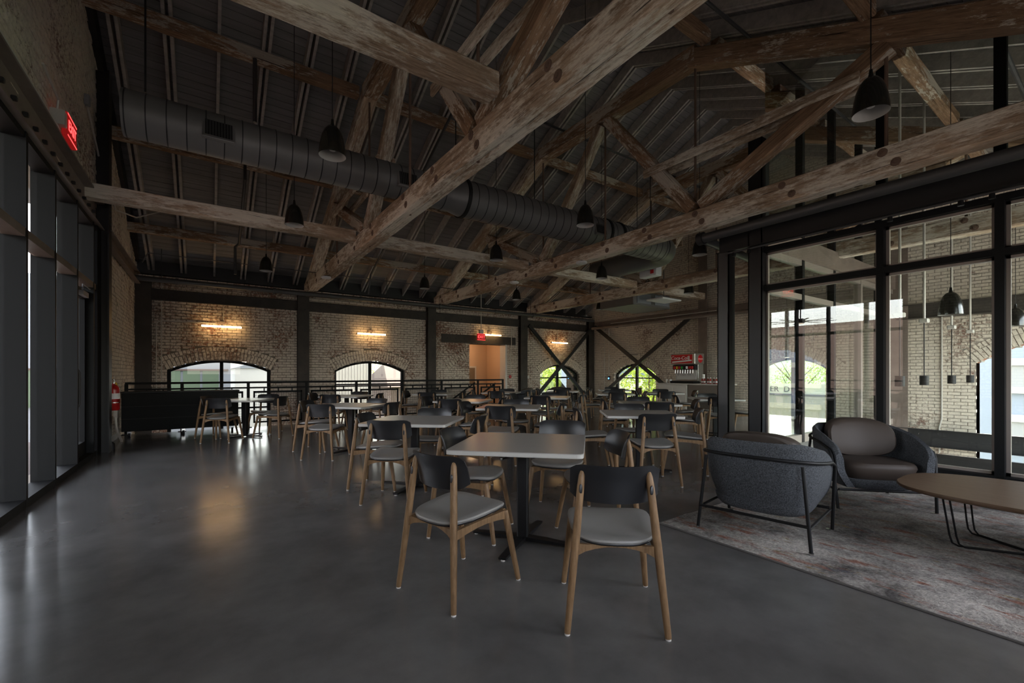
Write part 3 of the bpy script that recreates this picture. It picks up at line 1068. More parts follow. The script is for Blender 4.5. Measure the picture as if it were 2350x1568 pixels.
# ------------------------------------------------------------------ duct and services under the roof
DY, DZ, DR = 6.75, 4.27, 0.31
r = thing('spiral_duct', 'long grey spiral air duct hanging beneath the roof and turning at its far end', 'duct', (0, DY, DZ))
DS = 0.26
MB().tube([(-0.80, 0, 0), (3.35, 0, 0)], DS, 36).build('duct_body', 'duct', r, True)
MB().tube([(3.35, 0, 0), (3.6, 0, 0)], [DS, DR], 36).build('reducer', 'duct', r, True)
MB().tube([(3.6, 0, 0), (9.0, 0, 0)], DR, 36).build('duct_body', 'duct', r, True)
el = [(9.0, 0, 0)]
for i in range(1, 9):
    t = math.pi / 2 * i / 8
    el.append((9.0 + .5 * math.sin(t), .5 - .5 * math.cos(t), -.02 * i / 8))
MB().tube(el, [DR] + [DR * (1 - .012 * i) for i in range(1, 9)], 28).build('elbow', 'duct', r, True)
MB().tube([el[-1], (9.5, 2.6, -.02)], DR * .9, 28).build('branch_duct', 'duct', r, True)
seam = MB().tube([(-.005, 0, 0), (.005, 0, 0)], DR + .005, 36).mesh('seam', 'steel_dark', True)
seam_s = MB().tube([(-.006, 0, 0), (.006, 0, 0)], DS + .005, 36).mesh('seam', 'steel_dark', True)
x = -.77
while x < 9.0:
    if not 3.3 < x < 3.65: inst('seam', seam_s if x < 3.4 else seam, r, (x, 0, 0))
    x += .19
coll = MB().tube([(-.03, 0, 0), (.03, 0, 0)], DR + .022, 36).mesh('flange_collar', 'grille', True)
for x in (3.62, 7.05, 7.45): inst('flange_collar', coll, r, (x, 0, 0))
for x, s_, dr_ in ((0.12, .34, DS), (2.55, .34, DS), (6.7, .34, DR)):
    a = math.radians(205)
    g_ = inst('air_register', rbox(-s_ / 2, s_ / 2, -.03, .03, -.13, .13, .008).mesh('air_register', 'duct'), r, (x, -dr_ * .93, -.04), (math.radians(-12), 0, 0))
    MB().box(-s_ / 2 + .03, s_ / 2 - .03, -.034, -.028, -.10, .10).build('shade_plate', 'grille', g_)  # near-black plate painted in for the unlit inside of the register
    sl_me = MB().box(-.004, .004, -.042, -.03, -.10, .10).mesh('slat', 'pipe_grey')
    for k in range(9): inst('slat', sl_me, g_, (-s_ / 2 + .05 + k * (s_ - .1) / 8, 0, 0))
hm = MB().box(-.01, .01, -.002, .002, 0, 1.6).mesh('hanger_strap', 'steel_dark')
for x in (-.6, 3.5, 5.2, 8.2): inst('hanger_strap', hm, r, (x, 0, DR))

# air handling unit
r = thing('air_handler', 'grey air handling unit hung at the far end of the duct', 'air unit', (11.55, 9.6, 3.35))
rbox(-.9, .9, -.7, .7, 0, .42, .02).build('casing', 'duct', r)
MB().box(-.75, -.1, -.72, -.70, .06, .36).build('access_panel', 'siding_grey', r)
MB().box(.1, .8, -.72, -.70, .06, .36).build('access_panel', 'siding_grey', r)
for a in (-.8, .8): MB().tube([(a, 0, .42), (a, 0, 2.98)], .012, 6).build('hanger_rod', 'steel_dark', r)
r = thing('control_box', 'white control box with a red switch near the duct elbow', 'control box', (9.9, 7.7, 3.86))
rbox(-.12, .12, -.28, .28, 0, .30, .015).build('case', 'unit_white', r)
MB().box(-.135, -.12, -.2, -.1, .06, .16).build('red_switch', 'cola_red', r)
MB().tube([(0, 0, .3), (0, 0, 3.35)], .01, 6).build('hanger_rod', 'steel_dark', r)
r = thing('ceiling_panel', 'pale square diffuser panel beneath the far truss', 'air diffuser', (11.3, 8.3, 3.42))
rbox(-.45, .45, -.3, .3, 0, .05, .015).build('panel', 'unit_white', r)
MB().tube([(0, 0, .05), (0, 0, 1.9)], .012, 6).build('hanger_rod', 'steel_dark', r)

# sprinkler mains
r = thing('sprinkler_main', 'dark grey sprinkler main along the window wall', 'pipe', (6, 13.48, 3.485))
MB().tube([(-7.4, 0, 0), (7.55, 0, 0)], .065, 14).build('pipe', 'pipe_grey', r, True)
cl = MB().tube([(-.03, 0, 0), (.03, 0, 0)], .085, 14).mesh('coupling', 'pipe_grey', True)
for x in (-6.6, -4.5, -2.2, .4, 2.6, 4.3, 6.2): inst('coupling', cl, r, (x, 0, 0))
hg = MB().tube([(0, 0, .06), (0, 0, .75)], .008, 6).mesh('hanger_rod', 'steel_dark')
for x in (-6.9, -5.2, -3.3, -1.4, .5, 2.4, 4.2, 6.0): inst('hanger_rod', hg, r, (x, 0, 0))
r = thing('sprinkler_main', 'brown sprinkler pipe along the end wall', 'pipe', (13.5, 9, 3.1))
MB().tube([(0, 4.5, 0.05), (0, -5.2, 0.05)], .055, 12).build('pipe', 'steel_brown', r, True)
for y in (3.5, 1.2, -1.4, -3.6): MB().bar((0, y, .05), (.5, y, .05), .03, .03).build('wall_bracket', 'steel_dark', r)
r = thing('sprinkler_pipe', 'thick grey pipe running along the atrium beam and elbowing inward', 'pipe', (6.98, 2, 3.56))
MB().tube([(0, 2.35, 0), (0, -3.6, 0)], .075, 16).build('pipe', 'pipe_grey', r, True)
MB().tube([(0, 2.32, 0), (0, 2.42, 0)], .105, 16).build('elbow_fitting', 'steel_dark', r, True)
MB().tube([(0, 2.37, 0), (1.9, 2.37, -.12)], .07, 14).build('branch', 'pipe_grey', r, True)


def drop(label, pts, rad=.028, mt='pipe_grey', nm='sprinkler_drop'):
    o = MB().tube(pts, rad, 8).build(nm, mt, None, True)
    tag(o, label, 'pipe', 'branch pipes under the roof')


drop('grey sprinkler riser standing up through the roof by the black counter', [(.55, 12.35, 3.6), (.55, 12.35, 4.25), (.62, 12.2, 4.3), (.62, 10.2, 5.1), (.62, 10.2, 5.5)], .03)
drop('grey sprinkler branch rising behind the duct over the first bay', [(.62, 8.0, 5.2), (.62, 8.0, 6.2)], .03)
drop('grey sprinkler riser between the first two trusses', [(3.95, 13.2, 3.6), (3.95, 13.0, 4.15), (3.95, 10.5, 5.15), (3.95, 7.2, 6.6)], .028)
drop('thin grey branch pipe crossing the upper roof beyond the second truss', [(4.2, 7.4, 6.64), (13.8, 7.4, 6.64)], .025)
drop('thin grey branch pipe crossing the lounge roof slope', [(4.2, 3.4, 6.28), (13.8, 3.4, 6.28)], .025)
drop('grey branch pipe over the atrium slope', [(4.2, 1.0, 5.2), (13.8, 1.0, 5.2)], .028)
drop('thin cable conduit run along the joists above the window wall', [(-1.2, 12.9, 3.75), (-1.1, 12.9, 3.98), (6.2, 12.9, 4.0), (9.8, 12.9, 3.95)], .012, 'pipe_grey', 'conduit')

# conduits on walls
def conduit(label, pts, rad=.013, n=6):
    o = MB().tube(pts, rad, n).build('conduit', 'conduit', None, True)
    tag(o, label, 'conduit', 'metal conduits')


conduit('metal conduit bending across the wall to the first tube lamp', [(-1.03, 13.93, .5), (-1.03, 13.93, 2.45), (-1.0, 13.93, 2.53), (-.92, 13.93, 2.56), (.18, 13.93, 2.56)])
conduit('straight metal conduit beside the corner column', [(-.93, 13.965, .3), (-.93, 13.965, 3.7)])
conduit('conduit sweeping from the box on the left gable along the roof', [(-1.40, 8.6, 5.05), (-1.40, 9.6, 4.55), (-1.36, 9.9, 4.5), (-1.36, 10.6, 4.2), (-1.1, 10.9, 4.2), (-.75, 11.1, 4.45), (-.3, 11.1, 4.72), (3.5, 11.1, 4.75)], .014, 8)
rr = rbox(-.03, .03, -.05, .05, -.07, .07, .006).build('junction_box', 'porch_metal', None, loc=(-1.40, 8.58, 5.13))
tag(rr, 'small grey junction box high on the left gable', 'junction box')
conduit('pair conduit dropping beside the door lamp to the pull station', [(9.62, 13.93, 3.5), (9.62, 13.93, 2.2), (9.57, 13.93, 2.05), (9.57, 13.93, 1.2)])
conduit('thin conduit dropping right of the door column', [(10.42, 13.93, 3.4), (10.42, 13.93, 2.6), (10.36, 13.93, 2.5), (10.36, 13.93, 1.15)])
conduit('conduit on the steel beam above the braced window', [(10.36, 13.86, 3.0), (13.4, 13.86, 3.0)])
conduit('slim conduit on the end wall beside the corner', [(13.93, 13.2, 3.1), (13.93, 13.2, .3)])
conduit('slim conduit holding the blue wall phone', [(13.93, 12.95, 3.1), (13.93, 12.95, 1.1)])
conduit('bright conduit along the top of the end wall beam', [(13.80, 13.5, 3.50), (13.80, 8.8, 3.50)])
conduit('bright conduit along the end wall pipe', [(13.45, 12.4, 3.27), (13.45, 7.9, 3.27)])
conduit('conduit running down the atrium brick wall', [(13.97, 2.72, 3.0), (13.97, 2.72, .2), (13.96, 2.76, 0.0), (13.96, 2.76, -.6)], .016)
rr = rbox(-.05, .05, -.02, .02, -.06, .06, .008).build('pull_station', 'pull_red', None, loc=(9.57, 13.95, 1.12)); tag(rr, 'red pull station on the wall right of the doorway', 'pull station')
rr = rbox(-.06, .06, -.02, .02, -.06, .06, .008).build('thermostat', 'white_paint', None, loc=(10.42, 13.95, 1.10)); tag(rr, 'white thermostat beside the steel column', 'thermostat')
rr = rbox(-.02, .02, -.05, .05, -.09, .09, .008).build('wall_phone', 'metal_black', None, loc=(13.94, 12.95, 1.05))
tag(rr, 'small black wall device glowing blue on the end wall', 'wall phone'); MB().box(-.024, -.02, -.03, .03, -.05, .02).build('screen', 'phone_blue', rr)
rr = rbox(-.02, .02, -.06, .06, -.09, .09, .008).build('wall_switch', 'white_paint', None, loc=(13.95, 7.65, 2.05)); tag(rr, 'white box on the end wall near the atrium post', 'switch box')


# tube lamps on the window wall
def tube_lamp(x, z, L, label, y=13.78):
    r = thing('tube_lamp', label, 'wall lamp', (x, y, z), 0, 'warm tube lamps on the window wall')
    MB().tube([(-L / 2, 0, 0), (L / 2, 0, 0)], .024, 10).build('glowing_tube', 'lamp_tube', r, True)
    for s_ in (-1, 1): MB().tube([(s_ * L / 2, 0, 0), (s_ * (L / 2 + .02), 0, 0)], .028, 10).build('end_cap', 'metal_black', r, True)
    rbox(-.07, .07, .06, .20, .06, .15, .006).build('mount_box', 'steel_brown', r)
    MB().bar((0, .12, .06), (0, 0, .02), .02, .03).build('bracket', 'metal_black', r)
    MB().tube([(0.03, .17, .15), (0.03, .17, .5), (.08, .17, .62), (.08, .17, 1.0)], .011, 6).build('feed_conduit', 'conduit', r, True)
    return r


tube_lamp(.32, 2.47, .88, 'glowing warm tube lamp above the first arched window')
tube_lamp(4.22, 2.47, .88, 'glowing warm tube lamp above the second arched window')
tube_lamp(8.62, 2.66, .84, 'glowing warm tube lamp over the doorway lintel')
tube_lamp(11.92, 2.50, .86, 'glowing warm tube lamp above the braced window')


def exit_sign(label, loc, rz, w=.34, h=.24):
    r = thing('exit_sign', label, 'exit sign', loc, rz, 'red exit signs')
    rbox(-w / 2, w / 2, -.025, .025, -h / 2, h / 2, .008).build('housing', 'exit_dark', r)
    text('lettering', 'EXIT', h * .62, 'exit_red', r, (0, -.027, 0), (math.pi / 2, 0, 0))
    MB().box(-w / 2 + .008, w / 2 - .008, -.028, -.024, h / 2 - .02, h / 2 - .010).build('rim', 'exit_red', r)
    MB().box(-w / 2 + .008, w / 2 - .008, -.028, -.024, -h / 2 + .010, -h / 2 + .02).build('rim', 'exit_red', r)
    return r


e1 = exit_sign('red exit sign hanging over the doorway beside the tube lamp', (8.08, 13.62, 2.55), 0)
MB().tube([(0, 0, .13), (0, 0, 1.9)], .014, 6).build('stem', 'conduit', e1, True)
rbox(-.08, .08, -.05, .05, .12, .26, .01).build('canopy_box', 'conduit', e1)
e2 = exit_sign('red exit sign above the glazed front on the left wall', (-1.30, 7.05, 4.03), math.radians(90), .42, .27)
MB().box(-.3, -.2, -.02, .10, -.06, .1).build('bracket', 'conduit', e2)
MB().tube([(-.25, .05, .1), (-.3, .03, .2), (-.9, .02, .25)], .012, 6).build('feed_conduit', 'conduit', e2, True)
mk = text('painted_mark', '5', .22, 'mark_dark', wall_left, (-1.415, 10.55, 1.62), (math.pi / 2, 0, math.radians(90)), .001)


# bell pendants
def make_pendant():
    r = thing('bell_pendant', 'x', 'pendant lamp', (0, 0, 3.5), 0, 'black bell pendant lamps')
    r.location.z = 3.42
    outer = [(.128, 0), (.128, .012), (.125, .055), (.117, .12), (.102, .19), (.079, .25), (.050, .288), (.022, .302), (.018, .302)]
    MB().lathe(outer, 28).build('shade', 'bell', r, True)
    MB().lathe([(.0, .262), (.045, .262), (.074, .235), (.097, .18), (.112, .115), (.121, .055), (.125, .002), (.128, 0)], 28).build('inner_reflector', 'bell_inside', r, True)
    MB().lathe([(0, .365), (.012, .365), (.016, .33), (.022, .302), (0, .30)], 12).build('socket_cap', 'bell', r, True)
    MB().lathe([(0, .05), (.028, .055), (.036, .09), (.022, .14), (.014, .2), (0, .2)], 14).build('bulb', 'bell_inside', r, True)
    return r


pend = make_pendant()
pos = [(1.03, 4.64, 'over the tie beam nearest the glazed front, largest of its row'), (1.05, 7.12, 'beyond the duct in the first bay'), (1.03, 10.65, 'near the railing in the first bay'),
       (4.56, 1.32, 'hanging large before the upper atrium glass'), (4.56, 4.70, 'hanging before the duct over the middle tables'), (4.56, 7.12, 'between the first and second truss chords'), (4.58, 10.55, 'small above the railing between the two chords'),
       (7.42, 4.68, 'beside the free steel post'), (7.42, 7.12, 'below the duct elbow'), (7.5, 10.6, 'small over the stair head'), (10.75, 7.1, 'near the end wall under the far truss'), (11.0, 10.63, 'by the air handling unit')]
for i, (x, y, w_) in enumerate(pos):
    o = pend if i == 0 else copy_tree(pend)
    o.location = (x, y, 3.42)
    o['label'] = f'black bell pendant {w_}'
    yy = y if y > YC else 2 * YC - y
    top = DK + SLOPE * (13.9 - yy)
    MB().tube([(0, 0, .33), (0, 0, top - 3.42)], .0045, 5).build('cord', 'steel_dark', o)
o = copy_tree(pend); o.location = (8.15, 1.5, 2.03); o['label'] = 'black bell pendant hanging low inside the glass atrium'
for ch in list(o.children):
    if ch.name.startswith('cord'): bpy.data.objects.remove(ch)
MB().tube([(0, 0, .33), (0, 0, 3.75)], .0045, 5).build('cord', 'steel_dark', o)
o = copy_tree(pend); o.location = (10.98, 1.25, 2.03); o['label'] = 'second bell pendant inside the atrium, half behind a mullion'
for ch in list(o.children):
    if ch.name.startswith('cord'): bpy.data.objects.remove(ch)
MB().tube([(0, 0, .33), (0, 0, 3.75)], .0045, 5).build('cord', 'steel_dark', o)
# cylinder pendants in the atrium
for i, (x, w_) in enumerate(((8.65, 'nearest the atrium corner'), (9.93, 'second from the atrium corner'), (11.75, 'third from the atrium corner'), (13.3, 'closest to the brick arch'))):
    r = thing('cylinder_pendant', f'small dark cylinder pendant on a long stem, {w_}', 'pendant lamp', (x, 2.15, 1.05), 0, 'cylinder pendants in the atrium')
    MB().lathe([(0, .0), (.055, .0), (.06, .004), (.06, .158), (.055, .16), (0, .16)], 18).build('cylinder', 'metal_black', r, True)
    MB().tube([(0, 0, .16), (0, 0, 1.05)], .008, 6).build('cord', 'metal_black', r)
    rbox(-.06, .06, -.06, .06, 1.05, 1.12, .012).build('ceiling_canopy', 'conduit', r)
    MB().tube([(0, 0, 1.12), (0, 0, 5.0)], .018, 8).build('stem', 'conduit', r, True)
# speakers / wireless discs under the chords
for x, y, w_ in ((2.33, 11.05, 'under the nearest chord close to the railing'), (6.32, 9.0, 'under the second chord, round'), (6.32, 6.6, 'under the second chord, square')):
    r = thing('access_point', f'white wireless unit {w_}', 'access point', (x - .02, y, 3.49))
    MB().lathe([(0, .0), (.10, .0), (.115, .015), (.11, .04), (0, .045)], 20).build('body', 'unit_white', r, True)
    MB().box(-.04, .04, -.04, .04, .045, .065).build('mount', 'metal_black', r)

# ------------------------------------------------------------------ railing and stairs
RY = 11.79
r = thing('guard_railing', 'black steel guard railing with wire mesh panels along the stair well', 'railing', (0, RY, 0))
px = [-1.345, -.44, .78, 2.01, 3.21, 4.44, 5.65, 6.88, 7.80]
MB().box(px[0] - .02, px[-1] + .02, -.03, .03, 1.02, 1.065).build('top_rail', 'frame_black', r)
MB().box(px[0], px[-1], -.02, .02, .90, .935).build('mid_rail', 'frame_black', r)
pm_ = MB().box(-.03, .03, -.012, .012, .012, 1.03).mesh('post', 'frame_black')
bp_ = MB().box(-.07, .07, -.045, .045, 0, .012).mesh('base_plate', 'frame_black')
for x in px:
    p = inst('post', pm_, r, (x, 0, 0))
    inst('base_plate', bp_, p, (0, 0, 0))
for k in range(len(px) - 1):
    a, b_ = px[k] + .10, px[k + 1] - .10
    fr_ = MB()
    fr_.box(a, b_, -.018, .018, .795, .84); fr_.box(a, b_, -.018, .018, .10, .135)
    fr_.box(a, a + .035, -.018, .018, .10, .835); fr_.box(b_ - .035, b_, -.018, .018, .10, .835)
    pf = fr_.build('mesh_frame', 'frame_black', r)
    wm = MB()
    x = a + .06
    while x < b_ - .04:
        wm.box(x - .002, x + .002, -.003, .003, .13, .81); x += .052
    z = .165
    while z < .8:
        wm.box(a + .03, b_ - .03, -.003, .003, z - .002, z + .002); z += .052
    wm.build('wire_mesh', 'frame_black', pf, kind='stuff')
    for x in (a + .22, (a + b_) / 2, b_ - .22): MB().box(x - .012, x + .012, -.012, .012, .835, .905).build('spacer', 'frame_black', r)

r = thing('staircase', 'steel and concrete stair descending along the window wall from the doorway', 'staircase', (7.85, 12.9, 0))
st = MB().box(-.30, 0, -.65, .65, -.05, 0).mesh('tread', 'concrete')
for i in range(13):
    inst('tread', st, r, (-i * .28, 0, -.175 * (i + 1)))
for s_ in (-.67, .67):
    MB().bar((0, s_, -.15), (-3.7, s_, -2.46), .04, .26).build('stringer', 'frame_black', r)
    for dz in (.92, .70, .50):
        MB().bar((-.05, s_, dz), (-3.7, s_, dz - 2.29), .035, .045).build('handrail', 'frame_black', r)
    for k in range(4): MB().box(-.1 - k * .95 - .02, -.1 - k * .95 + .02, s_ - .02, s_ + .02, -.15 - k * .6, .92 - k * .595).build('baluster', 'frame_black', r)

# doorway passage beyond the wall
r = thing('door_2', 'warm lit passage with a wooden door behind the doorway', 'door', kind='structure')
m = MB()
m.box(7.4, 7.46, 14.36, 17.0, -.34, 2.7); m.box(9.9, 9.96, 14.36, 17, -.34, 2.7); m.box(7.4, 9.96, 16.2, 16.26, -.34, 2.7); m.box(7.4, 9.96, 14.36, 16.3, 2.6, 2.66)
m.build('passage_wall', 'hall_wall', r)
MB().box(7.4, 9.96, 14.1, 16.3, -.34, -.0).build('passage_floor', 'concrete', r)
MB().box(7.83, 7.88, 14.36, 15.2, 0, 2.1).build('wooden_door', 'hall_door', r)
MB().box(9.37, 9.45, 13.98, 14.36, 0, 2.34).build('jamb', 'white_paint', r)
pf = MB().box(8.85, 9.35, 16.16, 16.2, .75, 1.55).build('picture_frame', 'white_paint', None); tag(pf, 'small framed picture hanging in the passage beyond the doorway', 'picture')
MB().box(8.92, 9.28, 16.15, 16.162, .82, 1.48).build('picture_print', 'picture_print', pf)
r = thing('passage_lamp', 'small warm ceiling lamp in the passage', 'lamp', (8.6, 15.3, 2.5))
MB().lathe([(0, 0), (.12, 0), (.14, .05), (.12, .1), (0, .1)], 16).build('glowing_shade', 'lamp_warm', r, True)
ld = bpy.data.lights.new('passage_light', 'POINT'); ld.energy = 3.2; ld.color = (1, .62, .32); ld.shadow_soft_size = .15
lo = bpy.data.objects.new('passage_light', ld); lo.location = (0, 0, -.1); col.objects.link(lo); lo.parent = r

# ------------------------------------------------------------------ counter, extinguisher
r = thing('mobile_counter', 'long black counter on casters in front of the railing', 'counter', (-.40, 11.45, 0))
rbox(-.96, .96, -.2, .18, .115, .86, .008).build('body', 'frame_black', r)
rbox(-.97, .98, -.22, .2, .86, .89, .006).build('top', 'metal_black', r)
for x in (-.85, 0, .85):
    MB().tube([(x - .02, -.1, .045), (x + .02, -.1, .045)], .045, 14).build('caster', 'metal_black', r, True)
    MB().box(x - .03, x + .03, -.13, -.07, .06, .115).build('caster_fork', 'chrome', r)
for z in (.60, .36): MB().box(-.955, .955, -.205, -.2, z - .004, z + .004).build('panel_joint', 'grille', r)

r = thing('fire_extinguisher', 'red fire extinguisher on the left brick wall beside the counter', 'extinguisher', (-1.345, 10.32, .60))
MB().lathe([(0, 0), (.07, 0), (.082, .02), (.082, .36), (.075, .40), (.05, .435), (.022, .45), (.022, .47), (0, .47)], 24).build('cylinder', 'ext_red', r, True)
MB().lathe([(0, .47), (.02, .47), (.02, .51), (0, .515)], 12).build('valve', 'chrome', r, True)
MB().bar((0, .03, .52), (0, -.09, .545), .02, .012).build('handle', 'chrome', r)
MB().bar((0, .03, .505), (0, -.08, .49), .02, .01).build('lever', 'chrome', r)
MB().tube([(.0, .02, .49), (.02, .09, .48), (.03, .105, .42), (.03, .10, .33)], .012, 8).build('hose', 'yellow', r, True)
MB().lathe([(.0835, .2), (.0835, .30)], 24).build('label_band', 'white_print', r, True)
MB().lathe([(.084, .13), (.084, .145)], 24).build('bracket_strap', 'chrome', r, True)
MB().box(-.10, -.08, -.03, .03, .1, .45).build('wall_bracket', 'chrome', r)
conduit('grey outlet conduit curving to the floor beside the counter', [(-1.40, 10.95, .45), (-1.39, 10.95, .25), (-1.36, 10.9, .12), (-1.30, 10.75, .03), (-1.28, 10.65, .0)], .02, 8)
rr = rbox(-.03, .03, -.06, .06, -.07, .07, .006).build('outlet_box', 'conduit', None, loc=(-1.40, 10.95, .50)); tag(rr, 'metal outlet box low on the left brick wall', 'outlet')
o = MB().tube([(-1.42, 9.62, .12), (-1.30, 9.62, .12), (-1.27, 9.62, .09), (-1.27, 9.62, 0)], .035, 10).build('drain_pipe', 'metal_black', None, True); tag(o, 'short black drain elbow at the foot of the left wall', 'pipe')

# ------------------------------------------------------------------ tables and chairs
def superloop(hw, hd, z, n=36, e=4.0, taper=0.0, cy=0.0, zf=None):
    out = []
    for k in range(n):
        t = 2 * math.pi * k / n
        c_, s_ = math.cos(t), math.sin(t)
        x = math.copysign(abs(c_) ** (2 / e), c_) * hw
        y = math.copysign(abs(s_) ** (2 / e), s_) * hd
        x *= 1 + taper * y / hd
        out.append((x, y + cy, z + (zf(x, y) if zf else 0)))
    return out


def make_table():
    r = thing('dining_table', 'x', 'table', (0, 0, 0), 0, 'square dining tables')
    h = .457
    m = MB()
    m.loops([superloop(h - .004, h - .004, .708, 40, 26), superloop(h, h, .712, 40, 26), superloop(h, h, .735, 40, 26)], True, False)
    m.build('edge_band', 'laminate_edge', r)
    m = MB().loops([superloop(h, h, .735, 40, 26), superloop(h - .003, h - .003, .74, 40, 26)], True, True)
    m.build('table_top', 'laminate', r)
    rbox(-.04, .04, -.04, .04, .03, .70, .008).build('column', 'metal_black', r)
    MB().box(-.2, .2, -.2, .2, .70, .708).build('mounting_plate', 'metal_black', r)
    arm = MB()
    arm.add([(0, -.036, .015), (.40, -.026, .012), (.40, .026, .012), (0, .036, .015), (0, -.036, .045), (.40, -.026, .026), (.40, .026, .026), (0, .036, .045)],
            [(0, 3, 2, 1), (4, 5, 6, 7), (0, 1, 5, 4), (1, 2, 6, 5), (2, 3, 7, 6), (3, 0, 4, 7)])
    am = arm.mesh('base_arm', 'metal_black')
    gm = MB().lathe([(0, 0), (.014, 0), (.014, .012), (0, .012)], 10).mesh('foot_glide', 'glide')
    for k in range(4):
        a = inst('base_arm', am, r, (0, 0, 0), (0, 0, k * math.pi / 2 - .2))
        inst('foot_glide', gm, a, (.385, 0, 0))
    return r


def make_chair():
    r = thing('dining_chair', 'x', 'chair', (0, 0, 0), 0, 'oak dining chairs')
    zf = lambda x, y: 0.010 * (x / .2) ** 2 + .085 * y - (0.014 * max(0, (y - .10) / .12) ** 2) + 0.004 * max(0, (-y - .1) / .1)
    L = lambda s_, z: superloop(.218 * s_, .235 * s_, z, 32, 3.4, .08, -.003, zf)
    MB().loops([L(.90, .430), L(.97, .432), L(.99, .440), L(.985, .444)]).build('seat_shell', 'black_shell', r, True)
    m = MB()
    m.loops([L(.985, .444), L(1.0, .450), L(.985, .459), L(.94, .464), L(.7, .463), L(.35, .460), L(.05, .459)], True, True)
    m.build('seat_pad', 'seat_grey', r, True)
    # curved backrest
    g0, g1 = [], []
    nz, nx = 7, 17
    for i in range(nz):
        a = -1 + 2 * i / (nz - 1)
        r0, r1 = [], []
        for j in range(nx):
            t = -1 + 2 * j / (nx - 1)
            x = .218 * t
            hh = .090 * (1 - .30 * abs(t) ** 9)
            z = .712 + a * hh - .010 * (1 - t * t) * (1 if a < 0 else 0) * abs(a) + (.006 * t * t if a > 0 else 0)
            y = -.212 + .075 * abs(t) ** 2.1 - .022 * a - .010 * a * a
            th = .008 if abs(a) < .99 and abs(t) < .99 else .004
            r0.append((x, y - th, z)); r1.append((x * .985, y + th, z))
        g0.append(r0); g1.append(r1)
    MB().shell(g0, g1).build('backrest', 'black_shell', r, True)
    for s_ in (-1, 1):
        f0 = Vector((.235 * s_, -.262, .008)); f1 = Vector((.160 * s_, -.192, .775))
        pts = [f0.lerp(f1, t) for t in (0, .02, .55, .9, .965, .99, 1.0)]
        leg = MB().tube(pts, [.0145, .0155, .0205, .0185, .0155, .010, .003], 12).build('rear_leg', 'oak', r, True)
        inst('foot_glide', glide_me, leg, (f0.x, f0.y, 0))
        p = f0.lerp(f1, .885)
        cp = inst('fastener_cap', cap_me, leg, (p.x, p.y - .0175, p.z))
        f0 = Vector((.238 * s_, .262, .008)); f1 = Vector((.195 * s_, .185, .432))
        pts = [f0.lerp(f1, t) for t in (0, .03, .6, .97, 1)]
        leg = MB().tube(pts, [.0145, .0155, .0195, .0205, .018], 12).build('front_leg', 'oak', r, True)
        inst('foot_glide', glide_me, leg, (f0.x, f0.y, 0))
        # side rail
        a = Vector((.200 * s_, -.227, .392)); b_ = Vector((.197 * s_, .188, .408))
        m = MB(); ls = []
        for k in range(6):
            t = k / 5
            p = a.lerp(b_, t)
            hh = .026 - .010 * math.sin(math.pi * t)
            zc = p.z + .012 * math.sin(math.pi * t)
            ls.append([(p.x - .009, p.y, zc - hh), (p.x + .009, p.y, zc - hh), (p.x + .009, p.y, zc + hh), (p.x - .009, p.y, zc + hh)])
        m.loops(ls); m.build('side_rail', 'oak', r)
    for yy, hw, nm, zz in ((-.226, .197, 'rear_rail', .392), (.186, .19, 'front_rail', .405)):
        m = MB(); ls = []
        for k in range(9):
            t = k / 8
            x = -hw + 2 * hw * t
            hh = .032 - .026 * math.sin(math.pi * t) ** .6
            zc = zz + .002 + .020 * math.sin(math.pi * t) ** .7
            bow = -.02 * math.sin(math.pi * t) if yy < 0 else 0
            ls.append([(x, yy - .009 - bow, zc - hh), (x, yy + .009 - bow, zc - hh), (x, yy + .009 - bow, zc + hh), (x, yy - .009 - bow, zc + hh)])
        m.loops(ls); m.build(nm, 'oak', r)
    return r


glide_me = MB().lathe([(0, 0), (.0135, 0), (.0135, .010), (0, .010)], 10).mesh('foot_glide', 'glide', True)
_c = MB()
_ls = []
for dy, s_ in ((0.006, 1), (-.001, 1), (-.004, .8)):
    _ls.append([(.0085 * s_ * math.cos(t), dy, .024 * s_ * math.copysign(abs(math.sin(t)) ** .7, math.sin(t))) for t in [2 * math.pi * k / 12 for k in range(12)]])
_c.loops(_ls)
cap_me = _c.mesh('fastener_cap', 'black_shell', True)

TABLES = [
    (1.94, 2.66, -44.8, 'the nearest table'),
    (1.89, 4.61, -40.8, 'the table just left behind the nearest one'),
    (1.92, 7.35, -47.0, 'the left middle table before the second window'),
    (0.62, 10.15, -38.0, 'the table next to the black counter'),
    (2.63, 10.45, -40.0, 'the railing table under the second window'),
    (4.75, 10.35, -40.0, 'the railing table left of the stair rails'),
    (4.02, 7.43, -46.8, 'the middle table in line with the doorway'),
    (3.84, 5.60, -42.0, 'the table straight behind the nearest one'),
    (6.55, 9.96, -47.0, 'the table at the stair head'),
    (6.09, 7.43, -46.3, 'the table in line with the braced window'),
    (8.58, 9.77, -45.7, 'the table beside the far grey armchair'),
    (4.58, 3.74, -39.9, 'the table between nearest one and steel post'),
    (6.29, 4.93, -40.5, 'the table before the leafy end window'),
    (8.55, 5.05, -46.0, 'the table right beside the free steel post'),
    (10.0, 7.35, -45.0, 'the table by the drinks counter'),
    (8.45, 7.66, -42.5, 'the far table left of drinks counter'),
    (10.4, 9.45, -42.0, 'the farthest table by the end wall'),
]
tb = make_table(); ch0 = make_chair(); used = [False]
rnd = random.Random(21)


def place_chair(x, y, rz, label):
    o = ch0 if not used[0] else copy_tree(ch0)
    used[0] = True
    o.location = (x, y, 0); o.rotation_euler = (0, 0, rz); o['label'] = label
    return o


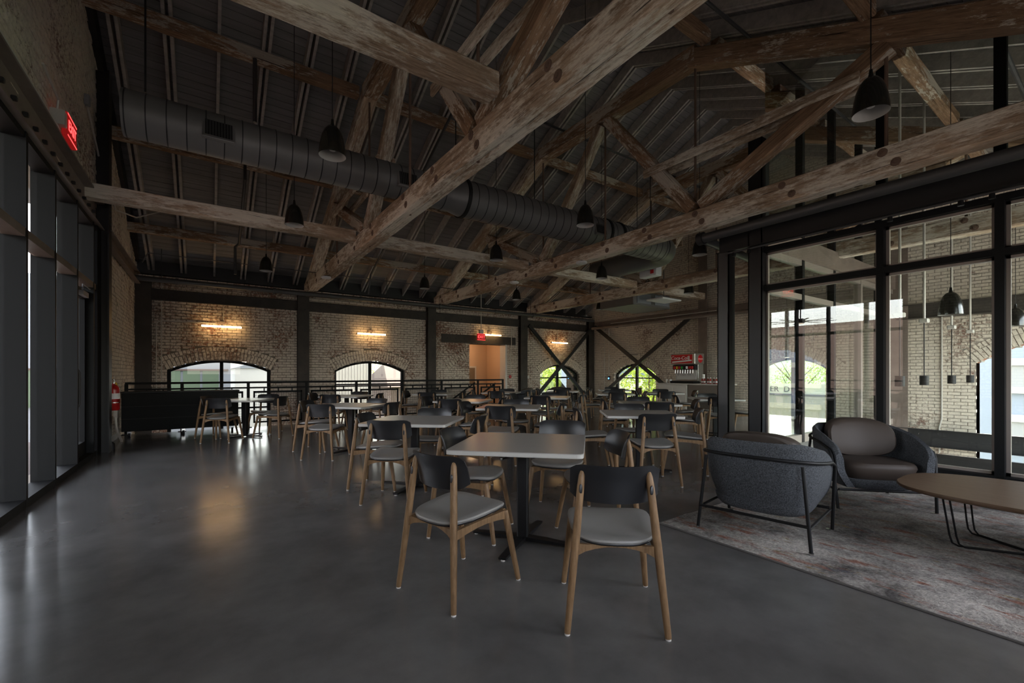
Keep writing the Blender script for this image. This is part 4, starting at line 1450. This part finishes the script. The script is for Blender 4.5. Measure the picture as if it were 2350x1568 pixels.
FIN = 'oak chair with black back and grey seat'
special = [(1.764, 1.631, -39.9, 'large foreground oak chair seen from behind, square to the nearest table'), (1.233, 2.331, -74.5, 'large foreground oak chair turned sideways left of the nearest table'),
           (1.73, 3.059, -140.5, 'oak chair tucked at the left of the nearest table'), (2.433, 2.39, 59.9, 'oak chair tucked at the right of the nearest table'), (2.605, 3.025, 127.3, 'oak chair at the far side of the nearest table')]
for x, y, a, l in special: place_chair(x, y, math.radians(a), l)
SIDES = {'near': (0, -1), 'far': (0, 1), 'left': (-1, 0), 'right': (1, 0)}
OV = {(1, 'left'): (.40, 0, 0), (1, 'near'): (.47, -.05, 0)}
for i, (x, y, a, d) in enumerate(TABLES):
    o = tb if i == 0 else copy_tree(tb)
    o.location = (x, y, 0); o.rotation_euler = (0, 0, math.radians(a))
    o['label'] = 'pale square table, ' + d
    if i == 0: continue
    th = math.radians(a)
    for nm, (sx, sy) in SIDES.items():
        D, lat, tw = rnd.uniform(.54, .62), rnd.uniform(-.05, .05), rnd.uniform(-12, 12)
        if (i, nm) in OV: D, lat, tw = OV[(i, nm)]
        lx, ly = sx * D - sy * lat, sy * D + sx * lat
        wx = x + lx * math.cos(th) - ly * math.sin(th); wy = y + lx * math.sin(th) + ly * math.cos(th)
        fx, fy_ = -sx, -sy
        ang = math.atan2(-(fx * math.cos(th) - fy_ * math.sin(th)), fx * math.sin(th) + fy_ * math.cos(th)) + math.radians(tw)
        place_chair(wx, wy, ang, f'oak chair at the {nm} side of {d}')

# ------------------------------------------------------------------ lounge corner
r = thing('area_rug', 'large distressed rug in grey, rust and ochre under the lounge chairs', 'rug', (4.75, .45, 0))
nx, ny = 46, 54
x0, x1, y0, y1 = -1.66, 1.60, -1.95, 1.86
rn = random.Random(3)
def wr(x, y):
    f1 = math.exp(-((x * .9 + y * .45 - .25) / .05) ** 2) * .010 * (1 if -.9 < y < 1.0 else .3)
    f2 = math.exp(-((x * .55 + y * .8 - .75) / .05) ** 2) * .009
    f3 = math.exp(-((x * .3 + y * .95 - .10) / .045) ** 2) * .008
    return .011 + .003 * math.sin(3.1 * x + 1) * math.sin(2.7 * y) + f1 + f2 + f3
gr = [[(x0 + (x1 - x0) * i / nx, y0 + (y1 - y0) * j / ny, wr(x0 + (x1 - x0) * i / nx, y0 + (y1 - y0) * j / ny)) for i in range(nx + 1)] for j in range(ny + 1)]
gb = [[(p[0], p[1], 0.001) for p in row] for row in gr]
MB().shell(gb, gr).build('pile', 'rug', r, True)
m = MB()
for a, b_ in (((x0, y0), (x1, y0)), ((x1, y0), (x1, y1)), ((x1, y1), (x0, y1)), ((x0, y1), (x0, y0))):
    m.bar((a[0], a[1], .007), (b_[0], b_[1], .006), .009, .010)
m.build('bound_edge', 'rug_edge', r)


def make_armchair():
    """local +y is the front; floor at z=0"""
    r = thing('lounge_armchair', 'x', 'armchair', (0, 0, 0), 0, 'felt lounge armchairs')
    n, mz = 41, 10
    out, inn = [], []
    for i in range(mz):
        v = i / (mz - 1)
        ro, ri = [], []
        for j in range(n):
            t = -1 + 2 * j / (n - 1)
            q = abs(t)
            # plan: rounded back, straight arms
            if q < .62:
                a = q / .62 * math.pi / 2
                px_, py_ = math.sin(a) ** .72, -math.cos(a) ** .72
                X, Y = .39 * px_, .04 + .36 * py_
                nx_, ny_ = px_, py_
            else:
                k = (q - .62) / .38
                X, Y = .39 - .02 * k * k, .04 + .27 * k
                nx_, ny_ = 1, 0
            X = math.copysign(X, t); nx_ = math.copysign(nx_, t)
            top = .70 - .17 * max(0, (q - .30) / .70) ** 1.25 - (.05 * max(0, (q - .9) / .1) ** 2)
            zb = .20
            sc = .80 + .20 * math.sin(min(1, v * 1.5) * math.pi / 2)
            if Y > 0: scy = .90 + .10 * sc
            else: scy = sc
            z = zb + (top - zb) * v
            lean = 1 + .06 * v
            X *= sc * lean; Y *= scy * (lean if Y < 0 else 1)
            ro.append((X, Y, z))
            nr = Vector((nx_, ny_, 0)); nr.normalize()
            th = .062 if v < .99 else .05
            ri.append((X - nr.x * th, Y - nr.y * th, z + (.012 if v > .99 else 0)))
        out.append(ro); inn.append(ri)
    mid = [[((a_[0] + b_[0]) / 2, (a_[1] + b_[1]) / 2, max(a_[2], b_[2]) + .016) for a_, b_ in zip(out[-1], inn[-1])]]
    MB().shell(out + mid, inn + mid).build('felt_shell', 'felt', r, True)
    MB().loops([superloop(.24, .235, .178, 40, 3, 0, .03), superloop(.30, .29, .193, 40, 3.2, 0, .035), superloop(.325, .305, .225, 40, 3.4, 0, .03), superloop(.335, .305, .275, 40, 3.8, 0, .03)]).build('shell_base', 'felt', r, True)
    L = lambda s_, z, e=3.6: superloop(.315 * s_, .285 * s_, z, 40, e, .0, .055)
    MB().loops([L(.82, .255), L(.87, .275), L(.95, .33), L(1.0, .375), L(.985, .40), L(.93, .42), L(.7, .432), L(.3, .436)]).build('seat_cushion', 'leather', r, True)
    # back cushion: leaning pillow
    ls = []
    for d_, s_ in ((-.075, .86), (-.065, .95), (-.02, 1), (.03, .99), (.062, .92), (.078, .75), (.084, .35)):
        lp = []
        for (x, y, z) in superloop(.295 * s_, .185 * s_, 0, 34, 2.9):
            lp.append((x, -.175 + d_ - .26 * y + .10 * (x / .29) ** 2, .605 + y))
        ls.append(lp)
    MB().loops(ls).build('back_cushion', 'leather', r, True)
    # tube frame
    ring = []
    for j in range(29):
        t = -1 + 2 * j / 28
        q = abs(t)
        if q < .66:
            a = q / .66 * math.pi / 2
            x, y = .43 * math.sin(a) ** .72, .04 - .405 * math.cos(a) ** .72
        else:
            k = (q - .66) / .34
            x, y = .43 - .015 * k, .04 + .20 * k
        ring.append((math.copysign(x, t), y, .62 - .09 * q ** 2))
    fl, fr_ = (-.385, .33, 0.01), (.385, .33, 0.01)
    pts = [fl, (ring[0][0] + .004, ring[0][1] + .035, ring[0][2] - .05)] + ring + [(ring[-1][0] - .004, ring[-1][1] + .035, ring[-1][2] - .05), fr_]
    MB().tube(pts, .0125, 10).build('frame_tube', 'metal_black', r, True)
    for s_ in (-1, 1):
        MB().tube([(.385 * s_, -.34, .01), (.33 * s_, -.315, .585)], .0125, 10).build('rear_leg', 'metal_black', r, True)
        MB().tube([(.374 * s_, -.335, .17), (.378 * s_, .30, .17)], .010, 8).build('side_stretcher', 'metal_black', r, True)
        for yy in (-.34, .32):
            MB().lathe([(0, 0), (.016, 0), (.016, .012), (0, .012)], 10, ((.385 if yy < 0 else .36) * s_, yy, 0)).build('foot_glide', 'chrome', r)
    MB().tube([(-.372, -.335, .18), (.372, -.335, .18)], .0115, 8).build('rear_stretcher', 'metal_black', r, True)
    MB().tube([(-.37, .31, .18), (.37, .31, .18)], .0115, 8).build('front_stretcher', 'metal_black', r, True)
    return r


ac = make_armchair()
ac.location = (3.65, 1.74, .014); ac.rotation_euler = (0, 0, math.radians(-80.6))
ac['label'] = 'grey felt armchair seen from behind on the rug corner'
a2 = copy_tree(ac); a2.location = (5.214, 1.559, .014); a2.rotation_euler = (0, 0, math.radians(134.4))
a2['label'] = 'grey felt armchair with brown leather cushions facing the room'
a3 = copy_tree(ac); a3.location = (9.75, 11.3, 0); a3.rotation_euler = (0, 0, math.radians(150)); a3['label'] = 'grey armchair far away under the braced window'
a4 = copy_tree(ac); a4.location = (8.3, 11.35, 0); a4.rotation_euler = (0, 0, math.radians(20)); a4['label'] = 'armchair turned away beside the steel column at the stair head'

r = thing('coffee_table', 'low brown wooden coffee table with black wire legs on the rug', 'coffee table', (4.60, .25, .012))
L = lambda s_, z: superloop(.53 * s_, .88 * s_, z, 64, 3.0)
MB().loops([L(.955, .375), L(.985, .382), L(1.0, .395), L(1.0, .405), L(.995, .409)]).build('table_top', 'walnut', r, True)
for yy in (.52, -.52):
    for dx in (-1, 1):
        for off in (0, .035):
            MB().tube([(dx * .30, yy * 1.06 + off, .378), (dx * .26, yy + off, .09), (dx * .245, yy * .98 + off, .035), (dx * .215, yy * .93 + off, .012), (0, yy * .25 + off, .012)], .006, 8).build('wire_leg', 'metal_black', r, True)
MB().tube([(0, .14, .012), (0, -.14, .012)], .006, 8).build('wire_spine', 'metal_black', r, True)

# ------------------------------------------------------------------ drinks counter
r = thing('drinks_counter', 'white and stainless drinks counter along the end wall', 'counter', (13.05, 8.1, 0))
rbox(-.35, .5, .35, 1.45, 0, .88, .01).build('cabinet_body', 'counter_white', r)
rbox(-.35, .5, -.75, .33, 0, .88, .01).build('cooler_body', 'stainless', r)
rbox(-.40, .55, -.8, 1.5, .88, .92, .008).build('worktop', 'counter_white', r)
for y in (.6, 1.1): MB().box(-.362, -.35, y - .2, y + .2, .1, .8).build('cabinet_door', 'counter_white', r)
MB().tube([(-.38, .0, .3), (-.38, .0, .7)], .012, 8).build('door_handle', 'chrome', r)
r = thing('soda_dispenser', 'tall drinks dispenser with a lit red sign on the counter', 'drinks dispenser', (13.1, 8.72, .92))
rbox(-.25, .28, -.45, .45, .62, .98, .02).build('header', 'stainless', r)
rbox(-.02, .28, -.42, .42, 0.05, .62, .01).build('back_body', 'stainless', r)
rbox(-.30, .05, -.44, .44, 0, .08, .01).build('drip_tray', 'metal_black', r)
MB().box(-.04, -.02, -.36, .36, .12, .42).build('splash_panel', 'white_paint', r)
MB().box(-.20, 0, -.40, .40, .45, .60).build('valve_rail', 'metal_black', r)
sgn = MB().box(-.258, -.25, -.36, .42, .66, .94).build('sign_panel', 'cola_red', r)
text('sign_lettering', 'Coca-Cola', .16, 'white_print', sgn, (-.262, .08, .83), (math.pi / 2, 0, -math.pi / 2), .002, shear=.2)
MB().bar((-.26, .38, .70), (-.26, -.34, .75), .004, .045).build('white_swoosh', 'white_print', sgn)
MB().box(-.262, -.258, -.26, -.23, .76, .90).build('bottle_print', 'white_print', sgn)
for k in range(8):
    y = .32 - k * .092
    v_ = rbox(-.235, -.19, y - .034, y + .034, .47, .56, .006).build('flavour_label', ['cola_red', 'yellow', 'cola_red', 'green_label', 'metal_black', 'white_print', 'cola_red', 'cola_red'][k], r)
    MB().tube([(-.16, y, .45), (-.17, y, .33)], .014, 8).build('nozzle', 'chrome', v_)
    MB().bar((-.13, y, .40), (-.10, y, .24), .03, .008).build('lever', 'white_paint', v_)
dsc = MB().lathe([(0, .004), (.125, .004), (.13, 0)], 24).mesh('round_badge', 'cola_red', True)
o = inst('round_badge', dsc, r, (.05, -.452, .80), (math.pi / 2, 0, 0))
text('badge_lettering', 'Coca-Cola', .055, 'white_print', o, (0, 0, .006), (0, 0, 0), .001, shear=.2)
for k, (dy, dx) in enumerate(((0, 0), (.09, .02), (-.10, .03), (-.2, 0), (-.3, .03), (-.4, 0))):
    r = thing('sauce_bottle', 'small red sauce bottle standing on the drinks counter beside the dispenser', 'bottle', (12.95 + dx, 8.0 + dy, .92), 0, 'sauce bottles on the drinks counter')
    MB().lathe([(0, 0), (.03, 0), (.032, .01), (.032, .10), (.018, .15), (.014, .17), (0, .17)], 14).build('bottle_body', 'sauce', r, True)
    MB().lathe([(.015, .165), (.016, .20), (0, .20)], 12).build('cap', 'white_print', r, True)
    MB().lathe([(.0328, .03), (.0328, .085)], 14).build('paper_label', 'white_print', r, True)
r = thing('cup_stack', 'tall stack of white paper cups on the drinks counter', 'cup stack', (13.1, 8.13, .92))
for k in range(6): MB().lathe([(0, 0), (.036, 0), (.045, .12), (.043, .12), (.034, .004), (0, .004)], 16, (0, 0, k * .035)).build('paper_cup', 'white_print', r, True)
for k, (x, y) in enumerate(((12.95, 9.38), (12.95, 9.25), (13.05, 9.3))):
    o = MB().lathe([(0, 0), (.032, 0), (.040, .12), (.038, .12), (.030, .006), (0, .006)], 16).build('water_glass', 'unit_white', None, True, loc=(x, y, .92))
    tag(o, 'pale cup at the left end of the drinks counter', 'cup', 'cups at the left end of the drinks counter')

# ------------------------------------------------------------------ outside
GZ = -4.2
tag(MB().box(-90, 130, -90, 130, GZ - .2, GZ - .11).build('ground_outside', 'asphalt'), 'pale street level ground outside the building', 'ground', kind='structure')
tag(MB().box(19, 75, -25, 60, GZ - .1, GZ - .02).build('lawn', 'lawn'), 'green lawn beyond the end wall', 'lawn', kind='structure')
tag(MB().box(10.5, 30, 17, 60, GZ - .1, GZ - .05).build('lawn', 'lawn'), 'green verge outside the braced window', 'lawn', kind='structure')


def facade(label, x0, x1, y0, y1, z1, mt, cat='building'):
    r = thing('building', label, cat, ((x0 + x1) / 2, (y0 + y1) / 2, GZ), 0, 'buildings outside')
    MB().box(x0 - (x0 + x1) / 2, x1 - (x0 + x1) / 2, y0 - (y0 + y1) / 2, y1 - (y0 + y1) / 2, 0, z1 - GZ).build('walls', mt, r)
    return r


# grey building with a dark green window band, seen through the first arch
b = facade('grey clad building with a dark green window band outside the first arch', -10.1, 1.0, 27, 34, 5.5, 'siding_grey')
cx, cy = -4.55, 30.5
for k in range(13):
    xa = -9.6 + k * .78
    w_ = MB().box(xa - cx + .05, xa + .73 - cx, 26.93 - cy, 27.0 - cy, -.2 - GZ, 1.38 - GZ).build('window_panel', 'glass_dark', b)
MB().box(-10.0 - cx, .9 - cx, 26.90 - cy, 27.0 - cy, 1.38 - GZ, 1.46 - GZ).build('band_trim', 'roof_brown', b)
b = facade('cream stucco house with a low gable beyond the first arch', 1.6, 6.1, 36, 44, 1.6, 'stucco')
MB().add([(-2.4, -4.1, 1.6 - GZ), (2.4, -4.1, 1.6 - GZ), (0.2, -4.1, 2.5 - GZ), (-2.4, 4.1, 1.6 - GZ), (2.4, 4.1, 1.6 - GZ), (0.2, 4.1, 2.5 - GZ)], [(0, 1, 2), (5, 4, 3), (0, 3, 4, 1), (1, 4, 5, 2), (2, 5, 3, 0)]).build('roof', 'siding_grey', b)
MB().box(.1, 1.0, -4.06, -4.0, -.6 - GZ, .95 - GZ).build('window', 'glass_dark', b)
for k in range(6): MB().box(1.1 + k * .18, 1.18 + k * .18, -4.2, -4.1, -.9 - GZ, .4 - GZ).build('fence_picket', 'white_paint', b)
b = facade('corrugated white shed outside the second arch', 4.6, 7.35, 24, 30, 6, 'siding_white')
rib = MB().box(-.02, .02, -.05, 0, 0, 10.2).mesh('rib', 'siding_white')
for k in range(18): inst('rib', rib, b, (-1.35 + k * .155, -3, 0))
b = facade('brown roofed low house outside the second arch', 10.5, 14.5, 30, 36, .3, 'roof_brown')
MB().add([(-2.3, -3.3, .3 - GZ), (2.3, -3.3, .3 - GZ), (2.3, 3.3, .3 - GZ), (-2.3, 3.3, .3 - GZ), (-1.5, 0, 2.0 - GZ), (1.5, 0, 2.0 - GZ)], [(0, 1, 5, 4), (1, 2, 5), (2, 3, 4, 5), (3, 0, 4), (3, 2, 1, 0)]).build('roof', 'roof_brown', b)
b = facade('white flat roofed hall behind the trees outside the braced window', 19, 40, 34, 42, 1.55, 'siding_white')
b = facade('pale blue metal building outside the leafy end window', 28.5, 38, 20, 33.5, 4.2, 'siding_blue')
b = facade('small white house outside the leafy end window', 24, 26, 20.6, 22.6, 1.0, 'siding_white')
b = facade('pale blue brick building with grey windows outside the tall atrium arch', 21, 30, -9, 3.6, 7, 'siding_blue')
for z0, z1 in ((.82, 1.5), (-1.0, -.28)):
    for ya in (1.6, -1.6, -4.8):
        w_ = MB().box(-4.55, -4.5, ya + 2.7 - 1.0, ya + 2.7 + 1.0, z0 - GZ, z1 - GZ).build('window', 'siding_grey', b)
        MB().box(-4.62, -4.5, ya + 2.7 - 1.1, ya + 2.7 + 1.1, z0 - .2 - GZ, z0 - GZ).build('sill', 'stucco', w_)
        MB().box(-4.62, -4.5, ya + 2.7 - 1.1, ya + 2.7 + 1.1, z1 - GZ, z1 + .22 - GZ).build('lintel', 'stucco', w_)
b = facade('long low shed with a grey roof outside the glazed front', -16, -10.5, -8, 30, 3.75, 'roof_brown')
hm = MB()
gr = []
for i in range(25):
    row = []
    for j in range(9):
        x = 40 + j * 6; y = -30 + i * 6
        z = GZ + (j / 8) ** 1.1 * (7.5 + 2.5 * math.sin(i * .55) + 1.2 * math.sin(i * 1.3))
        row.append((x, y, z))
    gr.append(row)
tag(hm.sheet(gr).build('hills', 'hill', None, True), 'wooded green hills on the horizon', 'hill', kind='structure')
r = thing('rail_wagon', 'pale weathered freight wagon with dark lettering outside the end wall', 'wagon', (29.5, 13.2, GZ))
rbox(-1.4, 1.4, -5, 5, .9, 4.2, .05).build('body', 'rail_car', r)
MB().box(-1.5, 1.5, -5.1, 5.1, 4.15, 4.25).build('roof_edge', 'roof_brown', r)
text('lettering', 'ER  D  DL', .46, 'mark_dark', r, (-1.43, -1.1, 4.50), (math.pi / 2, 0, -math.pi / 2), .02)
MB().box(-1.42, -1.38, -4.6, 4.4, 4.2, 4.85).build('sign_board', 'siding_white', r)
for y in (-3.4, -2.4, 2.4, 3.4):
    MB().tube([(-.8, y, .45), (-.6, y, .45)], .45, 18).build('wheel', 'metal_black', r, True)


def make_tree(x, y, h, rad, label, leaves=900, seed=1):
    rn = random.Random(seed)
    r = thing('tree', label, 'tree', (x, y, GZ), 0, 'trees outside the windows')
    tk = MB().tube([(0, 0, 0), (.05, .03, h * .35), (-.05, .02, h * .7), (0, 0, h * .9)], [.14, .11, .07, .03], 8)
    for k in range(7):
        a = rn.uniform(0, 6.28); z0 = h * rn.uniform(.3, .6)
        tk.tube([(0, 0, z0), (rad * .5 * math.cos(a), rad * .5 * math.sin(a), z0 + h * .15), (rad * .8 * math.cos(a), rad * .8 * math.sin(a), z0 + h * .25)], [.05, .035, .015], 6)
    tk.build('trunk', 'bark', r, True)
    m = MB()
    clumps = [(rn.gauss(0, rad * .42), rn.gauss(0, rad * .42), h * rn.uniform(.35, 1.0)) for _ in range(26)]
    for _ in range(leaves):
        c_ = rn.choice(clumps)
        p = Vector((c_[0] + rn.gauss(0, rad * .17), c_[1] + rn.gauss(0, rad * .17), c_[2] + rn.gauss(0, h * .05)))
        a = Vector((rn.gauss(0, 1), rn.gauss(0, 1), rn.gauss(0, 1))).normalized()
        b_ = a.cross(Vector((rn.gauss(0, 1), rn.gauss(0, 1), rn.gauss(0, 1)))).normalized()
        s_ = rn.uniform(.05, .10)
        m.add([p - a * s_, p + b_ * s_ * .6, p + a * s_, p - b_ * s_ * .6], [(0, 1, 2, 3)])
    m.build('crown', 'leaf', r, kind='stuff')


make_tree(20.5, 16.0, 6.2, 1.7, 'bright young tree in the right half of the leafy end window', 5200, 1)
make_tree(25.6, 18.4, 4.8, 1.1, 'smaller tree behind the white house at the end window', 2600, 2)
make_tree(17.6, 21.3, 5.7, 1.5, 'bright bush tree low in the left of the braced window', 4800, 3)
make_tree(21.6, 23.8, 6.4, 1.5, 'bright tree in the right of the braced window', 4800, 4)
make_tree(11.8, 40, 6.5, 2.2, 'green tree beyond the second arch', 700, 5)
make_tree(39, 16.2, 8.5, 2.4, 'tall tree beyond the freight wagon', 3000, 6)
make_tree(36, 11.5, 8.0, 2.2, 'round tree behind the freight wagon lettering', 3000, 7)
make_tree(-6.5, 9.5, 3.6, 1.2, 'small tree outside the glazed front', 700, 8)
r = thing('utility_pole', 'brown utility pole outside the leafy end window', 'pole', (27.3, 20.9, GZ))
MB().tube([(0, 0, 0), (0, 0, 10)], [.16, .11], 10).build('pole', 'bark', r, True)
MB().bar((0, -1, 9.3), (0, 1, 9.3), .1, .12).build('cross_arm', 'bark', r)

r = thing('porch', 'covered porch with a pale roof outside the glazed front', 'porch', (-3.6, 4.0, 0))
MB().box(-2.0, 2.0, -6.5, 8.0, 4.45, 4.58).build('porch_roof', 'porch_metal', r)
MB().box(-2.0, 2.0, -6.5, 8.0, -.3, -.05).build('porch_deck', 'roof_brown', r)
pp = MB().box(-.06, .06, -.06, .06, -.05, 4.45).mesh('porch_post', 'porch_metal')
for k in range(6): inst('porch_post', pp, r, (-1.9, -6.3 + k * 2.8, 0))
for z in (.95, .6, .25): MB().box(-1.93, -1.89, -6.4, 7.9, z, z + .04).build('porch_rail', 'steel_dark', r)


r = thing('ceiling_fan', 'many bladed ceiling fan with a lamp hanging under the porch roof', 'ceiling fan', (-3.6, 7.6, 3.2))
MB().tube([(0, 0, .12), (0, 0, 1.25)], .02, 8).build('down_rod', 'steel_dark', r, True)
MB().lathe([(0, -.03), (.12, -.03), (.16, 0), (.16, .10), (.1, .14), (0, .14)], 20).build('motor_hub', 'frame_bronze', r, True)
MB().lathe([(0, -.06), (.10, -.05), (.11, -.03), (0, -.03)], 18).build('lamp_disc', 'lamp_warm', r, True)
bl = MB().bar((.15, 0, .04), (1.15, 0, .04), .07, .012).mesh('fan_blade', 'steel_dark')
for k in range(8): inst('fan_blade', bl, r, (0, 0, 0), (0, 0, k * math.pi / 4 + .2))
